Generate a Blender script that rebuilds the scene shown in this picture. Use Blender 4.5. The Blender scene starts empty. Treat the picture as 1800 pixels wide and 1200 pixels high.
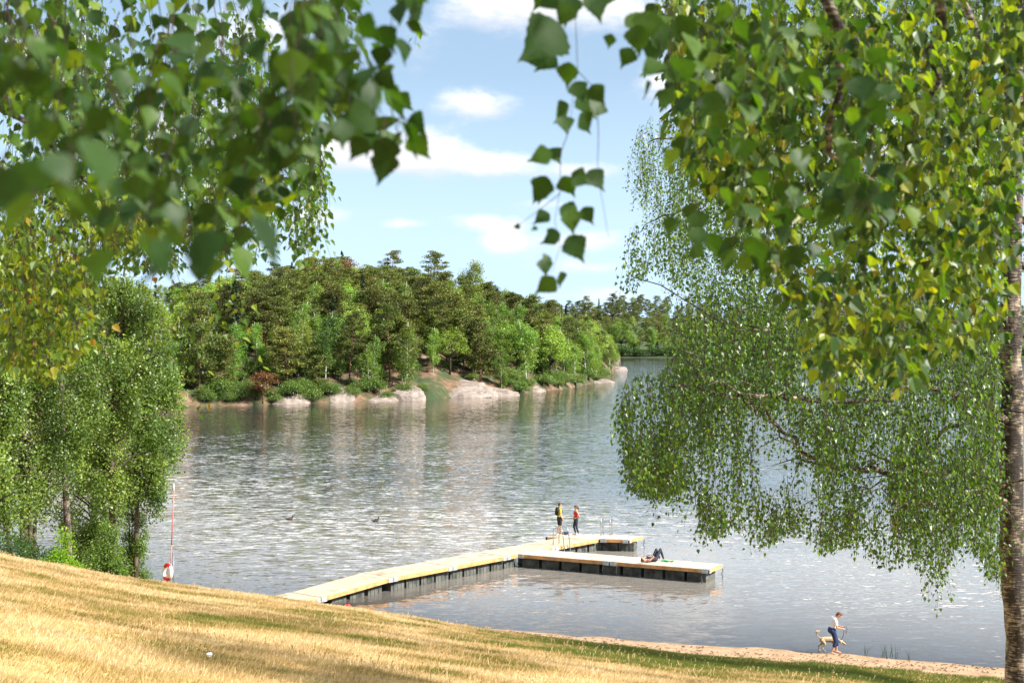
import bpy, math, random
import numpy as np
from mathutils import Vector, Matrix, Euler
R = math.radians
SC = bpy.context.scene
COL = SC.collection
rng = np.random.default_rng(7)
random.seed(7)

# ------------------------------------------------------------------ camera
F = 2500.0      # focal length in photo pixels
HZ = 588.0      # horizon row
H = 12.2        # eye height above the lake
cam_d = bpy.data.cameras.new('camera')
cam = bpy.data.objects.new('camera', cam_d)
COL.objects.link(cam)
cam.location = (0, 0, H)
cam.rotation_euler = (R(90), 0, 0)
cam_d.sensor_width = 36
cam_d.lens = 50
cam_d.shift_y = -(600 - HZ) / 1800
cam_d.clip_start = 0.05
cam_d.clip_end = 9000
cam_d.dof.use_dof = True
cam_d.dof.focus_distance = 75
cam_d.dof.aperture_fstop = 7.5
SC.camera = cam

# ------------------------------------------------------------------ light
TO_SUN = Vector((0.80, -0.34, 0.76)).normalized()
SUN_EL = math.asin(TO_SUN.z)
SUN_AZ = math.atan2(TO_SUN.x, TO_SUN.y)      # clockwise from +Y
sun_d = bpy.data.lights.new('sun', 'SUN')
sun_d.energy = 4.9
sun_d.angle = R(0.55)
sun_d.color = (1.0, 0.955, 0.88)
sun = bpy.data.objects.new('sun', sun_d)
COL.objects.link(sun)
sun.rotation_euler = (-TO_SUN).to_track_quat('-Z', 'Y').to_euler()

SC.view_settings.view_transform = 'Standard'
SC.view_settings.look = 'None'
SC.view_settings.exposure = 1.2
SC.view_settings.gamma = 1
SC.render.engine = 'CYCLES'
SC.cycles.use_denoising = True
SC.cycles.denoiser = 'OPENIMAGEDENOISE'
SC.cycles.max_bounces = 7
SC.cycles.diffuse_bounces = 3
SC.cycles.glossy_bounces = 3
SC.cycles.transmission_bounces = 4
SC.cycles.transparent_max_bounces = 6
SC.cycles.caustics_reflective = False
SC.cycles.caustics_refractive = False
SC.cycles.sample_clamp_indirect = 6

def px(x, y, Y):
    """photo pixel at depth Y -> world"""
    return Vector(((x - 900) / F * Y, Y, H - (y - HZ) / F * Y))

class NT:
    """small node helper"""
    def __init__(s, tree): s.t = tree; s.n = tree.nodes; s.l = tree.links
    def add(s, typ, **kw):
        n = s.n.new(typ)
        for k, v in kw.items():
            if k.startswith('i_'):
                key = k[2:]
                key = int(key) if key.isdigit() else key.replace('_', ' ')
                if hasattr(v, 'is_output') or isinstance(v, bpy.types.NodeSocket): s.l.new(v, n.inputs[key])
                else: n.inputs[key].default_value = v
            else: setattr(n, k, v)
        return n
    def math(s, op, a, b=None, c=None, clamp=False):
        n = s.n.new('ShaderNodeMath'); n.operation = op; n.use_clamp = clamp
        for i, v in enumerate((a, b, c)):
            if v is None: continue
            if isinstance(v, bpy.types.NodeSocket): s.l.new(v, n.inputs[i])
            else: n.inputs[i].default_value = v
        return n.outputs[0]
    def ramp(s, fac, stops, interp='LINEAR'):
        n = s.n.new('ShaderNodeValToRGB'); n.color_ramp.interpolation = interp
        el = n.color_ramp.elements
        while len(el) < len(stops): el.new(0.5)
        for e, (p, c) in zip(el, stops):
            e.position = p; e.color = tuple(c) + (1,) if len(c) == 3 else c
        s.l.new(fac, n.inputs[0]); return n.outputs[0]
    def mix(s, fac, a, b, typ='MIX'):
        n = s.n.new('ShaderNodeMix'); n.data_type = 'RGBA'; n.blend_type = typ
        for i, v in ((0, fac), (6, a), (7, b)):
            if isinstance(v, bpy.types.NodeSocket): s.l.new(v, n.inputs[i])
            else: n.inputs[i].default_value = (tuple(v) + (1,)) if (i > 0 and len(v) == 3) else v
        return n.outputs[2]

# ------------------------------------------------------------------ world: physical sky with clouds and an added bright bank
world = bpy.data.worlds.new('World'); SC.world = world; world.use_nodes = True
w = NT(world.node_tree); w.n.clear()
sky = w.add('ShaderNodeTexSky', sky_type='NISHITA', sun_disc=False)
sky.sun_elevation = SUN_EL; sky.sun_rotation = SUN_AZ
sky.air_density = 1.0; sky.dust_density = 1.2; sky.ozone_density = 1.0
tc = w.add('ShaderNodeTexCoord')
nrm = w.add('ShaderNodeVectorMath', operation='NORMALIZE'); w.l.new(tc.outputs['Generated'], nrm.inputs[0])
sep = w.add('ShaderNodeSeparateXYZ'); w.l.new(nrm.outputs[0], sep.inputs[0])
yy = w.math('MAXIMUM', w.math('ABSOLUTE', sep.outputs[1]), 0.12)
cu = w.math('DIVIDE', sep.outputs[0], yy)
cv = w.math('DIVIDE', sep.outputs[2], yy)
cmb = w.add('ShaderNodeCombineXYZ'); w.l.new(cu, cmb.inputs[0]); w.l.new(w.math('MULTIPLY', cv, 1.9), cmb.inputs[1])
nz = w.add('ShaderNodeTexNoise', i_Scale=16.0, i_Detail=7.0, i_Roughness=0.62); w.l.new(cmb.outputs[0], nz.inputs['Vector'])
nzs = w.add('ShaderNodeTexNoise', i_Scale=55.0, i_Detail=5.0, i_Roughness=0.6); w.l.new(cmb.outputs[0], nzs.inputs['Vector'])
wob = w.math('ADD', w.math('MULTIPLY', w.math('SUBTRACT', nz.outputs[0], 0.5), 2.9), w.math('MULTIPLY', w.math('SUBTRACT', nzs.outputs[0], 0.5), 1.5))
clouds = [  # px, py, half width, half height, weight
    (905, 5, 100, 42, 1.0), (840, 182, 58, 24, .95), (745, 264, 62, 36, 1.1), (700, 290, 50, 9, .5), (598, 265, 58, 28, .95),
    (870, 292, 80, 20, .9), (1215, 150, 75, 55, 1.1), (1030, 302, 55, 16, .75), (560, 380, 50, 20, .8), (850, 392, 60, 14, .75),
    (1015, 428, 100, 20, .75), (880, 425, 36, 26, .75), (700, 395, 40, 10, .5), (1040, 470, 90, 12, .6), (960, 360, 60, 10, .45), (80, 110, 90, 40, .95), (330, 230, 130, 50, .9), (1120, 20, 110, 40, .8),
    (400, 340, 90, 35, .8), (1350, 380, 110, 36, .8), (1560, 250, 140, 60, .8), (1080, 520, 170, 22, .5), (430, 60, 120, 50, .7), (735, 80, 50, 50, .35)]
acc = None; shade = None
for (cx, cy, hw, hh, wt) in clouds:
    a = w.math('MULTIPLY', w.math('SUBTRACT', cu, (cx - 900) / F), F / hw)
    b = w.math('MULTIPLY', w.math('SUBTRACT', cv, (HZ - cy) / F), F / hh)
    r2 = w.math('ADD', w.math('MULTIPLY', a, a), w.math('MULTIPLY', b, b))
    g = w.math('MULTIPLY', w.math('EXPONENT', w.math('MULTIPLY', r2, -0.7)), wt)
    sh = w.math('MULTIPLY', g, w.math('MULTIPLY_ADD', b, 0.5, 0.5, clamp=True))
    acc = g if acc is None else w.math('ADD', acc, g)
    shade = sh if shade is None else w.math('ADD', shade, sh)
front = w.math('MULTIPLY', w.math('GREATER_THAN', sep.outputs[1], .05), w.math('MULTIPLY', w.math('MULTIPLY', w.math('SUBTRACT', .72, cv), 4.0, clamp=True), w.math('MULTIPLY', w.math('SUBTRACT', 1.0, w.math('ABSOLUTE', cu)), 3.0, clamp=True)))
# unseen broken cumulus cover, added above the frame to brighten the lake's reflection
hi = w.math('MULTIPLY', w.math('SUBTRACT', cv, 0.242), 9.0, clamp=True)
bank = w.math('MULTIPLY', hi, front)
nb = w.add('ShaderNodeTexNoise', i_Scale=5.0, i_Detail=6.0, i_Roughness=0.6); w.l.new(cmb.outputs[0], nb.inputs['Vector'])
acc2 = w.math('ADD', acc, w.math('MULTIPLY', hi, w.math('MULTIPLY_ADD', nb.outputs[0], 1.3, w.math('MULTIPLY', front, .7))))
fld = w.math('ADD', acc2, w.math('MULTIPLY', wob, w.math('MULTIPLY_ADD', acc2, 0.5, 0.18)))
mask = w.add('ShaderNodeMapRange', interpolation_type='SMOOTHSTEP'); w.l.new(fld, mask.inputs[0])
mask.inputs[1].default_value = 0.20; mask.inputs[2].default_value = .98; mask.inputs[3].default_value = 0; mask.inputs[4].default_value = 1
lowhaze = w.math('SUBTRACT', 1.0, w.math('MULTIPLY', w.math('ABSOLUTE', cv), 5.5), clamp=True)
skycol = w.mix(w.math('MULTIPLY_ADD', lowhaze, 0.60, 0.30), sky.outputs[0], (6.0, 8.4, 11.5))
litc = w.math('DIVIDE', shade, w.math('MAXIMUM', acc, 0.05), clamp=True)
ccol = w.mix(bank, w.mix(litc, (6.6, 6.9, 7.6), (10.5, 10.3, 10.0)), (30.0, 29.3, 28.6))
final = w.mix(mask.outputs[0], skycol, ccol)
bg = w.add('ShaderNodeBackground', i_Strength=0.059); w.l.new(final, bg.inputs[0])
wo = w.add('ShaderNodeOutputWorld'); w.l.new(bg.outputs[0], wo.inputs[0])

# ------------------------------------------------------------------ numpy noise
def vnoise(x, y, seed=0):
    x = np.asarray(x, float); y = np.asarray(y, float)
    xi = np.floor(x).astype(np.int64); yi = np.floor(y).astype(np.int64)
    fx = x - xi; fy = y - yi
    fx = fx * fx * (3 - 2 * fx); fy = fy * fy * (3 - 2 * fy)
    def h(a, b):
        n = (a * 374761393 + b * 668265263 + seed * 144665) & 0x7fffffff
        n = ((n ^ (n >> 13)) * 1274126177) & 0x7fffffff
        return ((n ^ (n >> 16)) & 0xffff) / 65535.0
    return (h(xi, yi) * (1 - fx) + h(xi + 1, yi) * fx) * (1 - fy) + (h(xi, yi + 1) * (1 - fx) + h(xi + 1, yi + 1) * fx) * fy
def fbm(x, y, seed=0, o=4):
    s = 0; a = .5
    for i in range(o):
        s = s + a * vnoise(x * 2 ** i, y * 2 ** i, seed + i); a *= .5
    return s / (1 - .5 ** o)

# ------------------------------------------------------------------ mesh building
class MB:
    def __init__(s): s.v = []; s.f = []; s.a = []; s.n = 0
    def add(s, v, faces, a=None, mi=0):
        v = np.asarray(v, float).reshape(-1, 3)
        a = np.full(len(v), 0.5) if a is None else np.broadcast_to(np.asarray(a, float), (len(v),))
        s.v.append(v); s.a.append(a)
        if isinstance(faces, np.ndarray): s.f.append((faces + s.n, mi))
        else:
            by = {}
            for f in faces: by.setdefault(len(f), []).append(f)
            for k, fs in by.items(): s.f.append((np.array(fs, np.int64) + s.n, mi))
        s.n += len(v); return s
    def tube(s, pts, rad, n=7, a=None, cap=True, mi=0):
        pts = [Vector(p) for p in pts]; m = len(pts)
        if not hasattr(rad, '__len__'): rad = [rad] * m
        vs = []; u = None
        for i, p in enumerate(pts):
            t = (pts[min(i + 1, m - 1)] - pts[max(i - 1, 0)])
            t = t.normalized() if t.length > 1e-9 else Vector((0, 0, 1))
            if u is None: u = t.orthogonal().normalized()
            u = (u - t * u.dot(t)); u = u.normalized() if u.length > 1e-6 else t.orthogonal().normalized()
            w_ = t.cross(u)
            for k in range(n):
                an = 2 * math.pi * k / n
                vs.append(p + (u * math.cos(an) + w_ * math.sin(an)) * rad[i])
        fs = [(i * n + k, i * n + (k + 1) % n, (i + 1) * n + (k + 1) % n, (i + 1) * n + k) for i in range(m - 1) for k in range(n)]
        if cap: fs += [tuple(range(n))[::-1], tuple((m - 1) * n + k for k in range(n))]
        return s.add([tuple(v) for v in vs], fs, a, mi)
    def box(s, c, size, rot=None, a=None, mi=0):
        x, y, z = (size[0] / 2, size[1] / 2, size[2] / 2)
        vs = [Vector((i * x, j * y, k * z)) for i in (-1, 1) for j in (-1, 1) for k in (-1, 1)]
        if rot is not None: vs = [rot @ v for v in vs]
        vs = [tuple(v + Vector(c)) for v in vs]
        return s.add(vs, [(0, 1, 3, 2), (4, 6, 7, 5), (0, 4, 5, 1), (2, 3, 7, 6), (0, 2, 6, 4), (1, 5, 7, 3)], a, mi)
    def prism(s, poly, z0, z1, a=None, mi=0):
        """poly: xy points ccw; z0,z1 floats or per-vertex lists"""
        n = len(poly)
        z0 = z0 if hasattr(z0, '__len__') else [z0] * n; z1 = z1 if hasattr(z1, '__len__') else [z1] * n
        vs = [(p[0], p[1], z0[i]) for i, p in enumerate(poly)] + [(p[0], p[1], z1[i]) for i, p in enumerate(poly)]
        fs = [tuple(range(n))[::-1], tuple(range(n, 2 * n))] + [(i, (i + 1) % n, n + (i + 1) % n, n + i) for i in range(n)]
        return s.add(vs, fs, a, mi)
    def ball(s, c, r, rot=None, nu=10, nv=7, a=None, mi=0):
        r = r if hasattr(r, '__len__') else (r, r, r)
        vs = [Vector((0, 0, r[2]))]
        for j in range(1, nv):
            th = math.pi * j / nv
            for i in range(nu):
                ph = 2 * math.pi * i / nu
                vs.append(Vector((r[0] * math.sin(th) * math.cos(ph), r[1] * math.sin(th) * math.sin(ph), r[2] * math.cos(th))))
        vs.append(Vector((0, 0, -r[2])))
        if rot is not None: vs = [rot @ v for v in vs]
        vs = [tuple(v + Vector(c)) for v in vs]
        fs = [(0, 1 + i, 1 + (i + 1) % nu) for i in range(nu)]
        for j in range(nv - 2):
            for i in range(nu):
                a0 = 1 + j * nu + i; a1 = 1 + j * nu + (i + 1) % nu
                fs.append((a0, a0 + nu, a1 + nu, a1))
        L = len(vs) - 1; b = 1 + (nv - 2) * nu
        fs += [(L, b + (i + 1) % nu, b + i) for i in range(nu)]
        return s.add(vs, fs, a, mi)
    def capsule(s, p, q, r1, r2, n=10):
        p = Vector(p); q = Vector(q); d = (q - p).normalized()
        pts = []; rr = []
        for an in (80, 55, 28): pts.append(p - d * r1 * math.sin(R(an))); rr.append(r1 * math.cos(R(an)))
        pts.append(p); rr.append(r1); pts.append(q); rr.append(r2)
        for an in (28, 55, 80): pts.append(q + d * r2 * math.sin(R(an))); rr.append(r2 * math.cos(R(an)))
        return s.tube(pts, rr, n)
    def mesh(s, name, mats, smooth=False):
        me = bpy.data.meshes.new(name)
        V = np.concatenate(s.v); me.vertices.add(len(V)); me.vertices.foreach_set('co', V.astype(np.float32).ravel())
        loops = np.concatenate([f.ravel() for f, _ in s.f]); me.loops.add(len(loops)); me.loops.foreach_set('vertex_index', loops.astype(np.int32))
        cnt = np.concatenate([np.full(len(f), f.shape[1]) for f, _ in s.f]); st = np.concatenate([[0], np.cumsum(cnt)[:-1]])
        me.polygons.add(len(cnt)); me.polygons.foreach_set('loop_start', st.astype(np.int32))
        if not isinstance(mats, (list, tuple)): mats = [mats]
        for m in mats: me.materials.append(m)
        mi = np.concatenate([np.full(len(f), k) for f, k in s.f]); me.polygons.foreach_set('material_index', mi.astype(np.int32))
        me.polygons.foreach_set('use_smooth', np.full(len(cnt), bool(smooth)))
        at = me.attributes.new('v', 'FLOAT', 'POINT'); at.data.foreach_set('value', np.concatenate(s.a).astype(np.float32))
        me.update(calc_edges=True); me.validate(); return me
    def obj(s, name, mats, parent=None, smooth=False, **tags):
        o = bpy.data.objects.new(name, s.mesh(name, mats, smooth)); COL.objects.link(o)
        if parent is not None:
            o.parent = parent
            if tags.pop('world', True): o.matrix_parent_inverse = Matrix.Translation(parent.location).inverted() if parent.rotation_euler.z == 0 else parent.matrix_basis.inverted()
        for k, v in tags.items(): o[k] = v
        return o
def empty(name, label, cat, loc=(0, 0, 0), group=None):
    o = bpy.data.objects.new(name, None); COL.objects.link(o); o.location = loc; o.empty_display_size = .1
    o['label'] = label; o['category'] = cat
    if group: o['group'] = group
    return o
def top(o, label, cat, group=None):
    o['label'] = label; o['category'] = cat
    if group: o['group'] = group
    return o
def copy_tree(o, parent=None):
    c = o.copy(); COL.objects.link(c)
    if parent is not None: c.parent = parent; c.matrix_parent_inverse = o.matrix_parent_inverse.copy()
    for ch in list(o.children): copy_tree(ch, c)
    return c

# ------------------------------------------------------------------ materials
def mat(name):
    m = bpy.data.materials.new(name); m.use_nodes = True
    t = NT(m.node_tree); t.n.clear()
    t.out = t.add('ShaderNodeOutputMaterial'); return m, t
def plain(name, col, rough=.6, metal=0, var=.25, scale=6, bump=.15, spec=.4):
    m, t = mat(name)
    tcn = t.add('ShaderNodeTexCoord')
    n = t.add('ShaderNodeTexNoise', i_Scale=scale, i_Detail=5.0); t.l.new(tcn.outputs['Object'], n.inputs['Vector'])
    lo = tuple(c * (1 - var) for c in col); hi_ = tuple(min(1, c * (1 + var)) for c in col)
    c = t.ramp(n.outputs[0], [(.3, lo), (.7, hi_)])
    p = t.add('ShaderNodeBsdfPrincipled', i_Roughness=rough, i_Metallic=metal); t.l.new(c, p.inputs['Base Color'])
    p.inputs['Specular IOR Level'].default_value = spec
    if bump:
        b = t.add('ShaderNodeBump', i_Strength=bump, i_Distance=.02); t.l.new(n.outputs[0], b.inputs['Height']); t.l.new(b.outputs[0], p.inputs['Normal'])
    t.l.new(p.outputs[0], t.out.inputs[0]); return m
def leafmat(name, stops, transl=.42, tcol=(1.5, 1.45, .5), rough=.42, spec=.45, objvar=.0):
    m, t = mat(name)
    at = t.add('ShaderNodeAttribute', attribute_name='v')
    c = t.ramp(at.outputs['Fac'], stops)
    if objvar:
        oi = t.add('ShaderNodeObjectInfo')
        hs = t.add('ShaderNodeHueSaturation'); t.l.new(c, hs.inputs['Color'])
        t.l.new(t.math('MULTIPLY_ADD', oi.outputs['Random'], -.05 * objvar, .5 + .022 * objvar), hs.inputs['Hue'])
        wn = t.add('ShaderNodeTexWhiteNoise', noise_dimensions='1D'); t.l.new(oi.outputs['Random'], wn.inputs['W'])
        t.l.new(t.math('MULTIPLY_ADD', wn.outputs[0], .75 * objvar, 1 - .36 * objvar), hs.inputs['Value'])
        c = hs.outputs[0]
    if name == 'leaf_near':      # blotches and veins
        g_ = t.add('ShaderNodeNewGeometry'); nn_ = t.add('ShaderNodeTexNoise', i_Scale=90.0, i_Detail=6.0, i_Roughness=.7); t.l.new(g_.outputs['Position'], nn_.inputs['Vector'])
        c = t.mix(1.0, c, t.ramp(nn_.outputs[0], [(.3, (.55, .6, .5)), (.5, (1, 1, 1)), (.72, (1.0, .95, .7)), (.8, (.8, .5, .3))]), 'MULTIPLY')
    p = t.add('ShaderNodeBsdfPrincipled', i_Roughness=rough); t.l.new(c, p.inputs['Base Color']); p.inputs['Specular IOR Level'].default_value = spec
    tr = t.add('ShaderNodeBsdfTranslucent'); t.l.new(t.mix(1.0, c, tcol, 'MULTIPLY'), tr.inputs[0])
    mx = t.add('ShaderNodeMixShader', i_0=transl); t.l.new(p.outputs[0], mx.inputs[1]); t.l.new(tr.outputs[0], mx.inputs[2])
    t.l.new(mx.outputs[0], t.out.inputs[0]); return m
M = {}
M['leaf_near'] = leafmat('leaf_near', [(0, (.014, .042, .009)), (.45, (.028, .072, .011)), (.72, (.07, .14, .014)), (.9, (.22, .28, .02)), (1, (.28, .14, .02))], .45, (1.9, 1.9, .3), .52, .3)
M['leaf_birch'] = leafmat('leaf_birch', [(0, (.022, .055, .014)), (.5, (.058, .125, .022)), (.85, (.13, .215, .03)), (1, (.24, .28, .04))], .42, (1.8, 1.9, .4), .38, .5)
M['leaf_gold'] = leafmat('leaf_gold', [(0, (.028, .065, .010)), (.5, (.085, .15, .014)), (.85, (.22, .29, .02)), (.96, (.22, .20, .02)), (1, (.32, .15, .02))], .5, (1.5, 1.6, .3), .4, .5)
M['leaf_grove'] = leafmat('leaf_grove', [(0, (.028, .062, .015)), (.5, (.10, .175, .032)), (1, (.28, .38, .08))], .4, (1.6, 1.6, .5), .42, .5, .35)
M['leaf_shrub'] = leafmat('leaf_shrub', [(0, (.08, .17, .01)), (.5, (.17, .32, .015)), (1, (.30, .45, .03))], .45, (1.5, 1.5, .4))
M['leaf_darkshrub'] = leafmat('leaf_darkshrub', [(0, (.02, .05, .012)), (.5, (.045, .10, .02)), (1, (.10, .17, .03))], .35, (1.5, 1.5, .4))
M['needle_pine'] = leafmat('needle_pine', [(0, (.05, .065, .018)), (.5, (.115, .145, .034)), (.86, (.25, .27, .06)), (1, (.36, .2, .07))], .22, (1.4, 1.4, .5), .5, .3, 1.0)
M['needle_spruce'] = leafmat('needle_spruce', [(0, (.012, .026, .012)), (1, (.045, .075, .03))], .15, (1.3, 1.4, .6), .5, .3, .6)
M['leaf_far'] = leafmat('leaf_far', [(0, (.065, .12, .02)), (.5, (.17, .27, .04)), (1, (.34, .47, .08))], .4, (1.5, 1.5, .5), .45, .4, 1.0)
M['leaf_rust'] = leafmat('leaf_rust', [(0, (.10, .045, .02)), (1, (.30, .13, .05))], .3, (1.2, 1.2, .6))

def barkmat(name, base, dark, scale=3.0, thr=.5):
    m, t = mat(name)
    tcn = t.add('ShaderNodeTexCoord'); mp = t.add('ShaderNodeMapping'); mp.inputs['Scale'].default_value = (1, 1, .55)
    t.l.new(tcn.outputs['Object'], mp.inputs[0])
    n = t.add('ShaderNodeTexNoise', i_Scale=scale, i_Detail=8.0, i_Roughness=.7); t.l.new(mp.outputs[0], n.inputs['Vector'])
    mp2 = t.add('ShaderNodeMapping'); mp2.inputs['Scale'].default_value = (1, 1, 7); t.l.new(tcn.outputs['Object'], mp2.inputs[0])
    n2 = t.add('ShaderNodeTexNoise', i_Scale=scale * 2.2, i_Detail=4.0); t.l.new(mp2.outputs[0], n2.inputs['Vector'])
    f = t.math('ADD', n.outputs[0], t.math('MULTIPLY', t.math('SUBTRACT', n2.outputs[0], .5), .6))
    c = t.ramp(f, [(thr - .07, dark), (thr + .05, tuple(.5 * (a + b) for a, b in zip(base, dark))), (thr + .12, base)])
    p = t.add('ShaderNodeBsdfPrincipled', i_Roughness=.8); t.l.new(c, p.inputs['Base Color'])
    b = t.add('ShaderNodeBump', i_Strength=.8, i_Distance=.03); t.l.new(f, b.inputs['Height']); t.l.new(b.outputs[0], p.inputs['Normal'])
    t.l.new(p.outputs[0], t.out.inputs[0]); return m
M['bark_birch'] = barkmat('bark_birch', (.44, .35, .26), (.022, .016, .011), 4.2, .56)
M['bark_white'] = barkmat('bark_white', (.62, .58, .52), (.10, .08, .06), 2.0, .40)
M['bark_dark'] = barkmat('bark_dark', (.14, .10, .07), (.03, .022, .016), 3.0)
M['bark_pine'] = barkmat('bark_pine', (.30, .13, .06), (.07, .04, .028), 1.5)
M['twig'] = plain('twig', (.035, .02, .014), .7, bump=0)

# ------------------------------------------------------------------ near ground
CU = np.array([-.42, -.36, -.28, -.24, -.152, -.10, -.012, .12, .18, .24, .288, .36, .45])      # (px-900)/F
CY = np.array([956, 975, 1013, 1027, 1056, 1074, 1110, 1150, 1162, 1178, 1200, 1212, 1220.])
CD = np.array([44, 45, 47, 48, 50, 50.5, 51, 52, 51, 49.5, 48, 47, 46.])
CS = (CY - HZ) / F
def shoreY(x): return np.interp(x, [-60, -30, -22, -19, -14, -9, -7.6, -.7, 4, 6.2, 12.2, 18.3, 45], [84, 79, 75, 71, 65.5, 62.3, 61.6, 59, 57.2, 56.3, 54.6, 52, 42])
def ground(x, y):
    x = np.asarray(x, float); y = np.asarray(y, float)
    u = np.clip(x / np.maximum(y, .5), -.42, .45)
    s = np.interp(u, CU, CS); yc = np.interp(u, CU, CD); b = s - 1.6 / yc
    lawn = 10.6 - np.where(y > 0, b, .12) * y
    zc = 10.6 - b * yc
    fall = zc - .30 * (y - yc) - .02 * (y - yc) ** 2
    k = y > yc - .0
    z = np.where(k, fall, lawn)
    d = shoreY(x) - y
    beach = np.where(d > 0, np.minimum(.085 * d, .55), .06 * d)
    z = np.where(y > 30, np.maximum(z, beach), z)
    return z
def gz(x, y): return float(ground(x, y))

xs = np.concatenate([np.linspace(-60, -24, 37)[:-1], np.arange(-24, 26, .25), np.linspace(26, 60, 25)])
ys = np.concatenate([np.linspace(-14, 10, 25)[:-1], np.arange(10, 68, .25), np.linspace(68, 110, 43)])
GX, GY = np.meshgrid(xs, ys)
GZ = ground(GX, GY) + (fbm(GX * .8, GY * .8, 3) - .5) * .06 * (GY > 2)
nx, ny = len(xs), len(ys)
idx = np.arange(nx * ny).reshape(ny, nx)
faces = np.stack([idx[:-1, :-1], idx[:-1, 1:], idx[1:, 1:], idx[1:, :-1]], -1).reshape(-1, 4)
V = np.stack([GX, GY, GZ], -1).reshape(-1, 3)
fc = V[faces].mean(1)
def grass_edge(x, y):      # >0 : grass
    d = shoreY(x) - y
    return d - (3.7 + .9 * (fbm(x * .45, y * .45, 11) - .5) * 2 + .35 * (vnoise(x * 3, y * 3, 5) - .5))
isg = (grass_edge(fc[:, 0], fc[:, 1]) > 0) | (fc[:, 2] > .9)

def sub(faces, V):
    used, inv = np.unique(faces, return_inverse=True); return V[used], inv.reshape(faces.shape)
# lawn material
m, t = mat('lawn'); M['lawn'] = m
g = t.add('ShaderNodeNewGeometry')
n1 = t.add('ShaderNodeTexNoise', i_Scale=.35, i_Detail=6.0, i_Roughness=.6); t.l.new(g.outputs['Position'], n1.inputs['Vector'])
n2 = t.add('ShaderNodeTexNoise', i_Scale=9.0, i_Detail=6.0, i_Roughness=.7); t.l.new(g.outputs['Position'], n2.inputs['Vector'])
f = t.math('ADD', t.math('MULTIPLY', n1.outputs[0], .6), t.math('MULTIPLY', n2.outputs[0], .4))
c = t.ramp(f, [(.34, (.13, .13, .03)), (.46, (.30, .19, .06)), (.56, (.48, .33, .13)), (.68, (.56, .43, .22))])
p = t.add('ShaderNodeBsdfPrincipled', i_Roughness=.9); t.l.new(c, p.inputs['Base Color']); p.inputs['Specular IOR Level'].default_value = .1
t.l.new(p.outputs[0], t.out.inputs[0])
# sand
m, t = mat('sand'); M['sand'] = m
g = t.add('ShaderNodeNewGeometry')
n1 = t.add('ShaderNodeTexNoise', i_Scale=1.6, i_Detail=8.0, i_Roughness=.65); t.l.new(g.outputs['Position'], n1.inputs['Vector'])
n2 = t.add('ShaderNodeTexNoise', i_Scale=14.0, i_Detail=5.0, i_Roughness=.7); t.l.new(g.outputs['Position'], n2.inputs['Vector'])
f = t.math('ADD', t.math('MULTIPLY', n1.outputs[0], .5), t.math('MULTIPLY', n2.outputs[0], .5))
c = t.ramp(f, [(.36, (.20, .12, .06)), (.45, (.30, .18, .09)), (.55, (.42, .27, .15)), (.7, (.50, .35, .21))])
sz = t.add('ShaderNodeSeparateXYZ'); t.l.new(g.outputs['Position'], sz.inputs[0])
wet = t.add('ShaderNodeMapRange'); t.l.new(sz.outputs[2], wet.inputs[0]); wet.inputs[1].default_value = .0; wet.inputs[2].default_value = .09; wet.inputs[3].default_value = .85; wet.inputs[4].default_value = 1
c = t.mix(1.0, c, wet.outputs[0], 'MULTIPLY')
p = t.add('ShaderNodeBsdfPrincipled', i_Roughness=.85); t.l.new(c, p.inputs['Base Color'])
b = t.add('ShaderNodeBump', i_Strength=.7, i_Distance=.06); t.l.new(n2.outputs[0], b.inputs['Height']); t.l.new(b.outputs[0], p.inputs['Normal'])
t.l.new(p.outputs[0], t.out.inputs[0])
vv, ff = sub(faces[isg], V); MB().add(vv, ff).obj('lawn', M['lawn'], smooth=True, kind='structure')
vv, ff = sub(faces[~isg], V); MB().add(vv, ff).obj('sandy_beach', M['sand'], smooth=True, kind='structure')

# grass blades
M['grass'] = leafmat('grass', [(0, (.74, .62, .42)), (.22, (.66, .51, .29)), (.45, (.53, .38, .20)), (.60, (.38, .28, .11)), (.76, (.21, .19, .045)), (1, (.12, .16, .028))], .3, (1.2, 1.2, .8), .6, .2)
NB = 760000
Yb = np.sqrt(rng.uniform(11.5 ** 2, 56 ** 2, NB)); ub = rng.uniform(-.39, .375, NB); Xb = ub * Yb
keep = (grass_edge(Xb, Yb) > -.25 * rng.random(NB)) | (ground(Xb, Yb) > .9)
keep &= (H - ground(Xb, Yb)) / Yb < .262
Xb, Yb = Xb[keep], Yb[keep]; n = len(Xb)
Xr = Xb * .80 + Yb * .60; Yr = -Xb * .60 + Yb * .80
pn = fbm(Xr * .3 + 3, Yr * .3, 21, 5); pn2 = vnoise(Xr * 1.7, Yr * 1.7, 8)
green = np.clip((pn - .54) * 4.5, 0, 1) * .28 + np.clip((Xb + 3) / 6, 0, 1) * np.clip((Yb - 34) / 8, 0, 1) * .85 + np.clip(1.2 - np.abs(grass_edge(Xb, Yb)) , 0, 1) * .35
pn3 = fbm(Xr * .6 + 9, Yr * .75, 55, 4)
vb = np.clip(.30 * rng.random(n) + .16 * pn2 + np.clip((pn3 - .38) * 1.5, 0, .5) + green * (.55 + .35 * rng.random(n)), 0, 1)
hb = rng.uniform(.03, .08, n) * (1 + .4 * (pn2 > .6)) * (.7 + .012 * Yb)
wb = rng.uniform(.0045, .008, n) * (.6 + Yb / 32)
an = rng.uniform(0, 2 * np.pi, n); lean = rng.uniform(.2, 1.3, n) * hb; la = rng.normal(.2, .9, n)
Zb = ground(Xb, Yb) - .01
P0 = np.stack([Xb - np.cos(an) * wb, Yb - np.sin(an) * wb, Zb], -1); P1 = np.stack([Xb + np.cos(an) * wb, Yb + np.sin(an) * wb, Zb], -1)
P2 = np.stack([Xb + np.cos(la) * lean, Yb + np.sin(la) * lean, Zb + hb], -1)
V3 = np.stack([P0, P1, P2], 1).reshape(-1, 3)
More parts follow.
